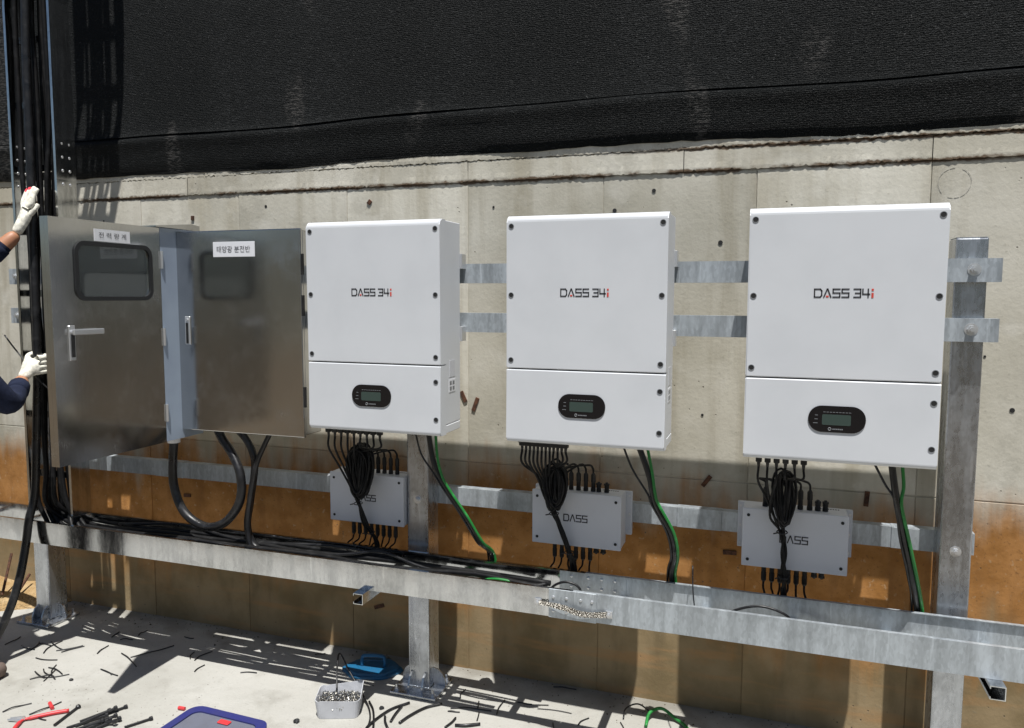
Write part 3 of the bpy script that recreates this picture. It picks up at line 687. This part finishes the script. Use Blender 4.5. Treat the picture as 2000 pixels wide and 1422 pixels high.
tag(cable('power_cable', [(-.46, .16, -.055), (-.415, .16, -.098), (-.385, .16, -.15), (-.380, .165, -.22), (-.41, .17, -.363), (-.43, .175, -.488), (-.36, .17, -.572), (-.1, .17, -.585)], .0155, 'black', seg=10), 'thick black cable falling straight from the closed cabinet into the tray', 'cable')
tag(cable('power_cable', [(-.29, .16, -.055), (-.33, .155, -.13), (-.36, .15, -.2), (-.386, .145, -.317), (-.41, .15, -.486), (-.36, .14, -.575), (-.15, .14, -.588)], .0105, 'black', seg=10), 'slimmer black cable slanting from the closed cabinet onto the thick ones', 'cable')
# the cables down the upright tray, turning into the horizontal tray
cr_ = random.Random(3)
for i in range(11):
    x = -1.545+.019*i; y = .118+.024*(i % 3)+.004; r = (.0105, .0085, .012)[i % 3]
    wob = lambda: cr_.uniform(-.009, .009)
    P = [((-1.375-(10-i)*.0135 if z > 1.95 else x)+vp(z)[0]*.95+wob(), y+vp(z)[1]+wob()*.5, z) for z in (4.9, 3.6, 2.7, 2.4, 2.05, 1.75, 1.3)]
    sq = lambda z, k: (-1.455+(x+1.45)*k+wob(), y-.004+wob()*.6, z)
    P += [sq(1.0, .85), sq(.75, .7), sq(.45, .7), sq(.2, .65), sq(-.1, .75), sq(-.3, .85), sq(-.45, 1.0)]
    zt = -.587+.013*(i % 4)
    P += [(x+.04, .12+.012*(i % 8), -.53), (x+.13, .09+.018*(i % 8), zt)]
    L = .95+.14*((i*7) % 11); xx = x+.13
    while xx < x+L: xx += .22; P.append((min(xx, .9), .06+.021*(i % 8)+cr_.uniform(-.012, .012), zt+cr_.uniform(-.003, .014)))
    tag(cable('power_cable', P, r, 'pv', k=4), 'black cable running down the upright tray and along the bright tray', 'cable', 'black cables in the upright tray')
tag(cable('power_cable', [(-1.27, .06, 4.9), (-1.27, .06, 2.8), (-1.29, .06, 2.4), (-1.38, .068, 2.05), (-1.425, .075, 1.6), (-1.43, .072, 1.1), (-1.435, .07, .75), (-1.435, .06, .22), (-1.45, .05, -.1), (-1.460, .035, -.38), (-1.467, .005, -.50), (-1.472, -.012, -.605), (-1.474, -.05, -.752), (-1.492, -.1, -.898), (-1.54, -.16, -1.03), (-1.66, -.24, -1.098), (-1.95, -.32, -1.098)], .0175, 'black', seg=12, k=8), 'thick black cable pulled out over the tray edge by the gloved worker', 'cable')
for i, (P, r, m, lab) in enumerate([
    ([(.50, .15, -.63), (.62, .125, -.60), (.72, .115, -.575), (.85, .14, -.60), (.93, .17, -.625)], .0055, 'green', 'green wire arching over the bright tray near its riveted joint'),
    ([(.90, .13, -.62), (.93, .12, -.575), (.975, .12, -.555), (1.02, .125, -.57), (1.03, .14, -.62)], .0045, 'black', 'black wire hooped up inside the tray joint'),
    ([(1.50, .12, -.62), (1.56, .115, -.575), (1.64, .115, -.552), (1.72, .12, -.575), (1.74, .14, -.63)], .0045, 'black', 'black wire hooped up inside the dull tray'),
    ([(1.76, .12, -.63), (1.83, .125, -.60), (1.93, .13, -.595), (2.0, .15, -.625)], .0045, 'black', 'black wire lying low inside the dull tray'),
    ([(1.408, .20, -.47), (1.415, .16, -.55), (1.43, .12, -.625)], .0022, 'black', 'thin black wire tail standing up out of the dull tray'),
    ([(-.95, .13, -.60), (-.6, .115, -.575), (-.2, .112, -.60), (.2, .115, -.585), (.55, .13, -.61)], .006, 'black', 'black wire wandering along the lip of the bright tray'),
    ([(-1.15, .2, -.58), (-.8, .22, -.555), (-.45, .2, -.585), (.0, .23, -.57), (.35, .20, -.60)], .007, 'black', 'black wire heaped against the back of the bright tray'),
    ([(-.3, .16, -.62), (.05, .17, -.575), (.2, .19, -.555), (.4, .17, -.59), (.8, .16, -.62)], .006, 'black', 'black wire heaped under the box harness in the bright tray')]):
    tag(cable('loose_wire', [(a, b-.005, c+.038) for a, b, c in P], r, m), lab, 'wire', 'loose wires in the trays')
for x in (-.42, 1.96):
    P = cr([(x-.24, .16, -.585), (x-.14, .165, -.60), (x-.08, .17, -.64), (x, .17, -.662), (x+.07, .17, -.645), (x+.12, .17, -.605), (x+.22, .16, -.583)], 5)
    tag(ob('drooping_cable', tube(B(), P, .010, 8), 'black', smooth=True), 'black cable bellying down through the '+('bright' if x < 0 else 'dull')+' tray bottom', 'cable')

# ================================================================ things on the slab
def plas(name, c, rough=.4, tr=0):
    m = nm(name, c, rough); g = G(m); g.col(g.mix(g.mr(g.noise(20, 4), .4, .75, 0, .6), c, tuple(v*.72+.02 for v in c)))
    if tr: g.b.inputs['Transmission Weight'].default_value = tr
    return m
M['blue'] = plas('blue_plastic', (.012, .115, .24), .38); M['tub'] = plas('cloudy_plastic', (.52, .53, .56), .45)
M['navy'] = plas('navy_plastic', (.03, .035, .16), .35); M['smoke'] = plas('smoked_plastic', (.14, .15, .19), .22)
M['red'] = plas('red_plastic', (.60, .045, .05), .4); M['tie'] = plas('black_nylon', (.012, .012, .013), .45)
# blue lid
t = thing('bucket_lid', 'blue plastic lid with a loop handle on the slab behind the screw tub', 'lid', (.05, .37, ZF))
bm = B(); c = (.05, .362); P = []
for k in range(28):
    a = 2*math.pi*k/28; rr = 1+.05*math.cos(6*a); P.append((.128*rr*math.cos(a), .088*rr*math.sin(a)))
rot = math.radians(14); P = [(c[0]+x*math.cos(rot)-y*math.sin(rot), c[1]+x*math.sin(rot)+y*math.cos(rot)) for x, y in P]
R = []
for k, z in ((1.0, 0), (1.0, .006), (.97, .010), (.9, .011), (.86, .020), (.55, .024), (.5, .020)):
    R.append([bm.verts.new((c[0]+(x-c[0])*k, c[1]+(y-c[1])*k, ZF+.001+z)) for x, y in P])
for A_, C_ in zip(R, R[1:]):
    for k in range(28): bm.faces.new((A_[k], A_[(k+1) % 28], C_[(k+1) % 28], C_[k]))
bm.faces.new(R[0]); bm.faces.new(R[-1]); ob('lid', bm, 'blue', t, smooth=False)
bm = B(); h = [(-.05, 0, .02), (-.05, 0, .05), (-.038, 0, .066), (.035, 0, .066), (.05, 0, .05), (.05, 0, .02)]
tube(bm, cr([(c[0]+x*math.cos(rot)+.005, c[1]+x*math.sin(rot), ZF+z) for x, y, z in h], 4), .0075, 8); ob('handle', bm, 'blue', t, smooth=True)
for k in range(3):
    bm = B(); hexbolt(bm, (c[0]-.02+k*.022, c[1]-.02+.004*k, ZF+.022), (.3*k-.3, .6, .4), .004, .004, False); ob('stray_screw', bm, 'zinc', t) if False else bm.free()
# plastic tub of screws
tub = thing('plastic_tub', 'torn cloudy plastic tub heaped with small silver screws', 'tub', (.092, .035, ZF))
th = math.radians(21); TM = Matrix.Translation((.092, .03, ZF+.001)) @ Matrix.Rotation(th, 4, 'Z')
def tubwall():
    bm = B(); base = rrect(-.078, .078, -.058, .058, .02, 4); n = len(base); R = []
    rimj = [random.uniform(-.003, .003) for _ in range(n)]
    def rim(p, k): return .072+rimj[k]+(.022 if p[1] > .02 and p[0] > .02 else 0)*max(0, (p[0]+.0)/.07)
    for f, h in ((1.0, 0), (1.06, .5), (1.12, 1.0), (1.09, 1.0), (1.03, .5), (.97, .05)):
        R.append([bm.verts.new(TM @ Vector((p[0]*f, p[1]*f, rim(p, k)*h))) for k, p in enumerate(base)])
    for A_, C_ in zip(R, R[1:]):
        for k in range(n): bm.faces.new((A_[k], A_[(k+1) % n], C_[(k+1) % n], C_[k]))
    bm.faces.new(R[0]); bm.faces.new(R[-1]); return bm
ob('tub_wall', tubwall(), 'tub', tub)
bm = B(); box(bm, -.078, .078, -.058, .058, .01, .040, .012, 2, TM); ob('screw_fill', bm, 'hole', tub)
bm = B()
for k in range(420):
    p = TM @ Vector((random.uniform(-.074, .074), random.uniform(-.055, .055), .040+random.uniform(0, .012)))
    d = Vector((random.gauss(0, 1), random.gauss(0, 1), random.gauss(0, .5))).normalized()
    cyl(bm, p, p+d*.011, .0022, 5); cyl(bm, p-d*.003, p, .0042, 6)
M['screw'] = nm('screw_steel', (.50, .49, .46), .28, 1); sc = ob('screws', bm, 'screw', tub); sc['kind'] = 'stuff'
# organiser case
t = thing('organiser_case', 'smoked organiser case with navy rim lying open-side up on the slab', 'case', (-.24, -.27, ZF))
CM = Matrix.Translation((-.235, -.315, ZF+.001)) @ Matrix.Rotation(math.radians(-2), 4, 'Z')
bm = B(); prism(bm, rrect(-.175, .175, -.12, .12, .045, 6), ZE, 0, .034); bm.transform(CM); ob('case_base', bm, 'navy', t)
bm = B(); frame(bm, rrect(-.178, .178, -.123, .123, .047, 6), rrect(-.145, .145, -.09, .09, .03, 6), ZE, .0345, .048); bm.transform(CM); ob('case_rim', bm, 'navy', t)
bm = B(); prism(bm, rrect(-.144, .144, -.089, .089, .03, 6), ZE, .0345, .043); bm.transform(CM); ob('clear_lid', bm, 'smoke', t)
for k in range(1, 2):
    bm = B(); box(bm, -.10+k*.085, -.05+k*.085, .05, .075, .0433, .050, .003, 1, CM); ob('latch', bm, 'red' if k == 1 else 'navy', t)
# pliers
t = thing('pliers', 'red-handled pliers lying open on the slab among tie offcuts', 'pliers', (-.95, -.38, ZF))
z = ZF+.009
bm = B(); tube(bm, cr([(-1.0, -.432, z), (-.985, -.418, z), (-.965, -.395, z), (-.93, -.358, z), (-.893, -.328, z)], 5), [.005]*5+[.0075]*16, 8); ob('handle', bm, 'red', t, smooth=True)
bm = B(); tube(bm, cr([(-1.0, -.432, z), (-.995, -.452, z), (-.975, -.49, z), (-.945, -.53, z), (-.92, -.545, z)], 5), [.005]*5+[.0075]*16, 8); ob('handle', bm, 'red', t, smooth=True)
for s in (-1, 1):
    bm = B(); tube(bm, [(-1.0, -.432, z), (-1.02, -.436+s*.004, z), (-1.055, -.448+s*.006, z)], [.009, .0085, .003], 8); ob('jaw', bm, 'zinc', t)
bm = B(); cyl(bm, (-1.0, -.432, z), (-1.0, -.432, z+.011), .006, 12); ob('pivot', bm, 'zinc', t)
for (x, y, a, l, lab) in ((-.494, -.169, 5, .028, 'short red sleeve offcut alone near the organiser case'), (-.992, -.322, -30, .05, 'red cable sleeve offcut beside the pliers')):
    d = Vector((math.cos(math.radians(a)), math.sin(math.radians(a)), 0))*l/2; p = Vector((x, y, ZF+.0078)); bm = B()
    tube(bm, [p-d, p+d], .007, 10); tube(bm, [p-d*1.04, p-d*.99], .0045, 8); tag(ob('sleeve_offcut', bm, 'red'), lab, 'offcut')
# cable-tie offcuts, individually
TIES = [(-1.672, .015, -1.679, .098), (-1.57, .023, -1.496, .022), (-1.513, .016, -1.546, .087), (-1.532, .075, -1.462, .078), (-1.499, .109, -1.377, .064), (-1.427, .009, -1.455, .131), (-1.419, -.036, -1.312, -.019), (-1.395, .047, -1.324, .126), (-1.36, .043, -1.313, .124), (-1.195, .085, -1.213, .165), (-1.096, .125, -.935, .048), (-1.061, -.021, -.945, -.042), (-1.294, -.102, -1.197, -.135), (-1.269, -.188, -1.223, -.125), (-1.286, -.085, -1.178, -.11), (-1.275, -.056, -1.168, -.153), (-1.135, -.413, -1.087, -.328), (-1.021, -.393, -.986, -.281), (-1.026, .107, -.929, .265), (-.663, .094, -.664, .158), (.829, .48, .925, .49), (.494, .184, .652, .219), (-.987, -.392, -.925, -.401), (-1.25, -.16, -1.15, -.10), (-1.24, -.09, -1.20, -.18), (-1.31, -.13, -1.22, -.16)]
for k in range(10):
    x, y, a = random.uniform(.45, 1.2), random.uniform(.08, .4), random.uniform(0, 3.14); l = random.uniform(.04, .12); TIES.append((x, y, x+l*math.cos(a), y+l*math.sin(a)))
for k in range(8):
    x, y, a = random.uniform(-1.4, -.2), random.uniform(.15, .45), random.uniform(0, 3.14); l = random.uniform(.04, .1); TIES.append((x, y, x+l*math.cos(a), y+l*math.sin(a)))
for (a, b, c_, d) in TIES:
    p, q = Vector((a, b, ZF+.0032)), Vector((c_, d, ZF+.0032)); nrm = Vector((-(q-p).y, (q-p).x, 0))*random.uniform(-.12, .12)
    P = cr([p, p.lerp(q, .35)+nrm+Vector((0, 0, random.uniform(0, .004))), p.lerp(q, .7)+nrm*.8, q], 3); bm = B(); tube(bm, P, .0026, 5)
    tag(ob('tie_offcut', bm, 'tie'), 'snipped black cable-tie offcut lying on the slab', 'offcut', 'cable-tie offcuts scattered on the slab')
# black ties with heads in a heap
for i, (a, b, c_, d) in enumerate([(-.772, -.355, -.713, -.238), (-.79, -.37, -.743, -.288), (-.78, -.40, -.725, -.275), (-.75, -.39, -.70, -.30), (-.73, -.41, -.69, -.335), (-.72, -.36, -.655, -.345), (-.80, -.42, -.735, -.31), (-.70, -.40, -.66, -.32), (-.76, -.42, -.70, -.36), (-.60, -.345, -.556, -.272), (-.86, -.42, -.884, -.30)]):
    zz = ZF+.006+.006*(i % 3)*(i < 9); p, q = Vector((a, b, ZF+.006)), Vector((c_, d, zz)); u = (q-p).normalized(); t = thing('tie_fastener', 'black headed fastener in the loose heap beside the organiser case' if i < 9 else ('black headed fastener lying apart next to the organiser case' if i == 9 else 'black headed fastener lying apart next to the pliers'), 'fastener', p, 'black headed fasteners on the slab' if i < 9 else None)
    bm = B(); tube(bm, [p, q], .0052, 8); ob('shank', bm, 'tie', t)
    bm = B(); tube(bm, [q, q+u*.004, q+u*.012, q+u*.014], [.006, .0095, .0095, .006], 8); ob('head', bm, 'tie', t)
# loose wires by the tub
for P, r, m, lab in (
    ([(.06, .06, ZF+.06), (.02, .13, ZF+.12), (-.004, .19, ZF+.145), (.05, .17, ZF+.09), (.13, .13, ZF+.03), (.19, .08, ZF+.006), (.24, .0, ZF+.005), (.262, -.08, ZF+.005)], .0035, 'black', 'black wire sticking up out of the screw tub and trailing to the slab'),
    ([(.17, .12, ZF+.006), (.215, .07, ZF+.006), (.262, -.01, ZF+.006), (.30, -.09, ZF+.006)], .0042, 'black', 'black wire curling round the corner of the screw tub'),
    ([(.325, .165, ZF+.006), (.276, .088, ZF+.006), (.254, -.034, ZF+.006), (.27, -.10, ZF+.006)], .0052, 'black', 'curved black wire between the screw tub and the post foot'),
    ([(.309, .131, ZF+.006), (.312, .07, ZF+.007), (.319, .018, ZF+.006)], .0048, 'black', 'short straight black wire stub near the post foot'),
    ([(.45, .20, ZF+.006), (.401, .151, ZF+.006), (.37, .08, ZF+.006), (.355, .02, ZF+.006)], .0055, 'black', 'black wire bowed out from under the post base plate'),
    ([(.282, .043, ZF+.006), (.30, .01, ZF+.007), (.333, -.03, ZF+.006)], .0048, 'black', 'stubby black wire end lying apart before the post foot'),
    ([(.542, .123, ZF+.006), (.54, .09, ZF+.006), (.53, .05, ZF+.006)], .0042, 'black', 'thin black wire end lying out past the post foot'),
    ([(.646, .114, ZF+.006), (.60, .085, ZF+.008), (.56, .075, ZF+.006)], .006, 'black', 'fat black wire offcut lying out past the post foot'),
    ([(1.24, .30, ZF+.008), (1.245, .36, ZF+.03), (1.285, .40, ZF+.034), (1.34, .38, ZF+.015), (1.385, .345, ZF+.008), (1.42, .27, ZF+.008)], .0062, 'green', 'green wire hoop on the slab under the dull tray'),
    ([(1.15, .33, ZF+.006), (1.15, .38, ZF+.02), (1.19, .42, ZF+.025), (1.24, .41, ZF+.008)], .003, 'black', 'thin black wire hoop on the slab beside the green one')):
    tag(cable('wire_offcut', P, r, m), lab, 'wire')
for (x, y, r, lab) in ((-.02, -.096, .012, 'dark crumb of rubber on the slab beside the screw tub'), (.238, .095, .010, 'dark crumb at the corner of the screw tub'), (-.98, -.04, .006, 'tiny dark pebble among the tie offcuts'), (-1.10, -.135, .008, 'small dark pebble alone on bare slab')):
    bm = B(); bmesh.ops.create_icosphere(bm, subdivisions=2, radius=r)
    for v in bm.verts: v.co *= random.uniform(.75, 1.2); v.co.z = v.co.z*.6+r*.5+ZF; v.co.x += x; v.co.y += y
    tag(ob('crumb', bm, 'rubber'), lab, 'pebble')
# crumbs of rubble along the wall foot
bm = B()
for k in range(420):
    x = random.uniform(-2.6, 3.0); y = YW-abs(random.gauss(0, .09))-.004
    if random.random() < .15: y = random.uniform(-.6, .5)
    r = random.uniform(.0015, .0045)*(1.6 if random.random() < .08 else 1); q = random.random()*6
    vs = [bm.verts.new((x+r*math.cos(q+a)*s, y+r*math.sin(q+a)*s, ZF+h)) for a, s, h in ((0, 1.2, 0), (2.1, 1, 0), (4.2, 1.1, 0), (1, .25, r*1.2))]
    for f in ((0, 1, 3), (1, 2, 3), (2, 0, 3)): bm.faces.new([vs[i] for i in f])
M['rubble'] = nm('rubble', (.10, .085, .06), .9)
o = ob('rubble', bm, 'rubble'); o['kind'] = 'stuff'; o['label'] = 'dark crumbs of rubble strewn along the foot of the wall'; o['category'] = 'rubble'
for (x, z, a, l, lab) in ((-2.13, -.94, -16, .20, 'rusty bar end leaning on the soil bank, the longer one'), (-2.04, -1.02, -25, .09, 'rusty bar end leaning on the soil bank, the stubby one')):
    bm = B(); d = Vector((math.sin(math.radians(-a)), .22, -math.cos(math.radians(a)))).normalized() * -1; p = Vector((x, .36, z-l/2)); p.z = ZF+.05
    tube(bm, [p, p+Vector((-d.x*0-.06*l/.2, .11, l*.9))], .007, 7); tag(ob('rebar_end', bm, 'rust'), lab, 'rebar')

# ================================================================ worker
def skin(joints, edges, radii, name, sub=2, root=0):
    me = bpy.data.meshes.new(name); me.from_pydata([tuple(j) for j in joints], edges, []); o = bpy.data.objects.new(name, me); COL.objects.link(o)
    md = o.modifiers.new('s', 'SKIN'); md.use_smooth_shade = True; md.branch_smoothing = .4
    for i, v in enumerate(me.skin_vertices[0].data):
        r = radii[i]; v.radius = r if isinstance(r, tuple) else (r, r); v.use_root = (i == root); v.use_loose = False
    ss = o.modifiers.new('u', 'SUBSURF'); ss.levels = sub; ss.render_levels = sub
    bpy.context.view_layer.update(); dg = bpy.context.evaluated_depsgraph_get()
    m2 = bpy.data.meshes.new_from_object(o.evaluated_get(dg)); bpy.data.objects.remove(o); bpy.data.meshes.remove(me)
    for p in m2.polygons: p.use_smooth = True
    r = bpy.data.objects.new(name, m2); COL.objects.link(r); return r
def cloth(name, c, sc=25):
    m = nm(name, c, .9, spec=.2); g = G(m); g.col(g.mix(g.mr(g.noise(sc, 5), .3, .7), c, tuple(v*1.6 for v in c))); g.bump(g.ma('ADD', g.noise(14, 4), g.ma('MULTIPLY', g.noise(400, 2), .15)), .6, .012); return m
M['shirt'] = cloth('navy_work_shirt', (.012, .016, .034)); M['trousers'] = cloth('dark_trousers', (.03, .03, .032))
M['skin'] = nm('skin', (.42, .20, .11), .5); M['skin'].node_tree.nodes['Principled BSDF'].inputs['Subsurface Weight'].default_value = .1
M['glove'] = cloth('white_cotton_glove', (.62, .60, .52), 60); M['gred'] = cloth('red_glove_tip', (.6, .06, .08), 60); M['shoe'] = cloth('dusty_shoe', (.13, .10, .085)); M['hair'] = cloth('dark_hair', (.012, .01, .009), 80)
wk = thing('person', 'worker in a navy work shirt and white gloves gripping the cables in the upright tray', 'person', (-1.53, -.33, ZF))
J = {'pel': (-1.55, -.40, -.16), 'sp': (-1.545, -.39, .02), 'ch': (-1.535, -.36, .20), 'nk': (-1.53, -.335, .375), 'hd': (-1.515, -.31, .49), 'ht': (-1.505, -.305, .60), 'ns': (-1.475, -.225, .50),
     'ls': (-1.675, -.29, .33), 'le': (-1.555, -.165, .545), 'lw': (-1.433, .000, .765),
     'rs': (-1.36, -.37, .29), 're': (-1.302, -.180, .035), 'rw': (-1.432, -.018, .138),
     'lh': (-1.64, -.39, -.22), 'lk': (-1.655, -.36, -.64), 'la': (-1.665, -.38, -1.03), 'rh': (-1.46, -.40, -.22), 'rk': (-1.44, -.35, -.64), 'ra': (-1.435, -.37, -1.03)}
K = list(J); ix = {k: i for i, k in enumerate(K)}
E_ = [('pel', 'sp'), ('sp', 'ch'), ('ch', 'nk'), ('nk', 'hd'), ('hd', 'ht'), ('hd', 'ns'), ('ch', 'ls'), ('ls', 'le'), ('le', 'lw'), ('ch', 'rs'), ('rs', 're'), ('re', 'rw'), ('pel', 'lh'), ('lh', 'lk'), ('lk', 'la'), ('pel', 'rh'), ('rh', 'rk'), ('rk', 'ra')]
RR = dict(pel=(.15, .11), sp=(.14, .10), ch=(.16, .11), nk=.055, hd=(.085, .10), ht=.065, ns=.018, ls=.07, le=.052, lw=.029, rs=.07, re=.056, rw=.030, lh=.088, lk=.062, la=.042, rh=.088, rk=.062, ra=.042)
body = skin([J[k] for k in K], [(ix[a], ix[b]) for a, b in E_], [RR[k] for k in K], 'body', 2, 0)
body.parent = wk; body.matrix_parent_inverse = Matrix.Translation(-wk.location)
for m_ in ('shirt', 'trousers', 'skin'): body.data.materials.append(M[m_])
cuffs = [(Vector(J['lw']), .085), (Vector(J['rw']), .055)]
for p in body.data.polygons:
    c = Vector(p.center); k = 0
    if c.z < -.17 and c.x < -1.3: k = 1
    if c.z > .395 and (c-Vector(J['hd'])).length < .24 and c.x > -1.64 and (c-Vector(J['le'])).length > .12: k = 2
    for w_, r in cuffs:
        if (c-w_).length < r: k = 2
    p.material_index = k
for nmz, a, b, r in (('le', 'le', 'lw', .037), ('re', 're', 'rw', .041)):    # sleeve cuffs
    A_, C_ = Vector(J[a]), Vector(J[b]); u = (C_-A_).normalized(); L = (C_-A_).length; q = A_+u*(L-(.092 if a == 'le' else .062))
    bm = B(); tube(bm, [q-u*.05, q-u*.015, q, q+u*.002, q-u*.004], [r*1.06, r*1.03, r, r*.94, r*.8], 14); ob('sleeve_cuff', bm, 'shirt', wk, smooth=True)
bm = B(); bmesh.ops.create_icosphere(bm, subdivisions=3, radius=1)
for v in bm.verts: v.co = Vector((-1.515+v.co.x*.086, -.325+v.co.y*.105, .565+max(v.co.z, -.5 if v.co.y < .2 else .25)*.095))
ob('hair', bm, 'hair', wk, smooth=True)
for s in (-1, 1):
    bm = B(); bmesh.ops.create_icosphere(bm, subdivisions=2, radius=.012); bm.transform(Matrix.Translation((-1.475+s*.032-.002, -.232-s*.012, .525))); ob('eye', bm, 'sticker', wk, smooth=True)
    bm = B(); bmesh.ops.create_icosphere(bm, subdivisions=2, radius=1); bm.transform(Matrix.Translation((-1.515+s*.088, -.32-s*.03, .505)) @ Matrix.Diagonal((.012, .02, .032, 1))); ob('ear', bm, 'skin', wk, smooth=True)
bm = B(); tube(bm, cr([(-1.50, -.226, .462), (-1.478, -.218, .460), (-1.455, -.228, .462)], 4), .006, 6); ob('mouth', bm, 'skin', wk, smooth=True)
for x, y in ((-1.665, -.36), (-1.425, -.345)):
    bm = B(); P = [(x, y-.06, ZF+.045), (x+.003, y-.02, ZF+.06), (x+.006, y+.04, ZF+.05), (x+.01, y+.10, ZF+.036), (x+.014, y+.145, ZF+.028), (x+.015, y+.158, ZF+.024)]
    tube(bm, P, [.030, .045, .044, .040, .030, .012], 14)
    for v in bm.verts:
        if v.co.z < ZF+.004: v.co.z = ZF+.002
    ob('shoe', bm, 'shoe', wk, smooth=True)
    bm = B(); cyl(bm, (x, y-.03, ZF+.05), (x, y-.03, ZF+.14), .052, 12); ob('trouser_hem', bm, 'trousers', wk, smooth=True)
def glove(name, wrist, palm, kn, fingers, thumb):
    Jt = [wrist, palm]; Ed = [(0, 1)]; Rd = [(.030, .026), (.036, .022)]
    for k, F in zip(kn, fingers):
        Jt.append(k); Ed.append((1, len(Jt)-1)); Rd.append(.0135)
        for f in F: Jt.append(f); Ed.append((len(Jt)-2, len(Jt)-1)); Rd.append(.0105)
    Jt.append(thumb[0]); Ed.append((1, len(Jt)-1)); Rd.append(.0145)
    for f in thumb[1:]: Jt.append(f); Ed.append((len(Jt)-2, len(Jt)-1)); Rd.append(.0115)
    o = skin(Jt, Ed, Rd, name, 2, 0); o.data.materials.append(M['glove']); o.data.materials.append(M['gred'])
    o.parent = wk; o.matrix_parent_inverse = Matrix.Translation(-wk.location); return o
V = Vector
# upper hand: flat against the cables, fingers up and wrapping over
w0 = V((-1.440, -.010, .752)); pm = V((-1.422, .032, .842))
kn = [V((-1.452+.021*i, .045-.004*i, .895-.004*abs(i-1))) for i in range(4)]
fg = [[k+V((.002, .008, .032)), k+V((.004, .02, .058)), k+V((.005, .03, .070+.006*(i in (1, 2))))] for i, k in enumerate(kn)]
gU = glove('upper_glove', w0, pm, kn, fg, [V((-1.400, .03, .84)), V((-1.385, .045, .868)), V((-1.380, .058, .89))])
tip = V((-1.44, .075, .975))
for p in gU.data.polygons:
    if (V(p.center)-tip).length < .038: p.material_index = 1
# lower hand: closed round the pulled cable
w0 = V((-1.426, -.028, .131)); pm = V((-1.424, .020, .185))
kn = [V((-1.399, .038, .160+.021*i)) for i in range(4)]
fg = [[V((-1.390, .066, k.z+.002)), V((-1.408, .090, k.z+.004)), V((-1.438, .093, k.z+.005)), V((-1.458, .080, k.z+.005))] for k in kn]
glove('lower_glove', w0, pm, kn, fg, [V((-1.450, .024, .214)), V((-1.470, .045, .232)), V((-1.466, .075, .240))])
tag(cable('cable_tie', [(-1.605, .045, .318), (-1.555, .04, .272), (-1.498, .036, .222), (-1.45, .03, .175), (-1.40, .05, .11), (-1.37, .08, .06)], .0032, 'tie'), 'long black cable tie held in the lower white glove', 'cable tie')
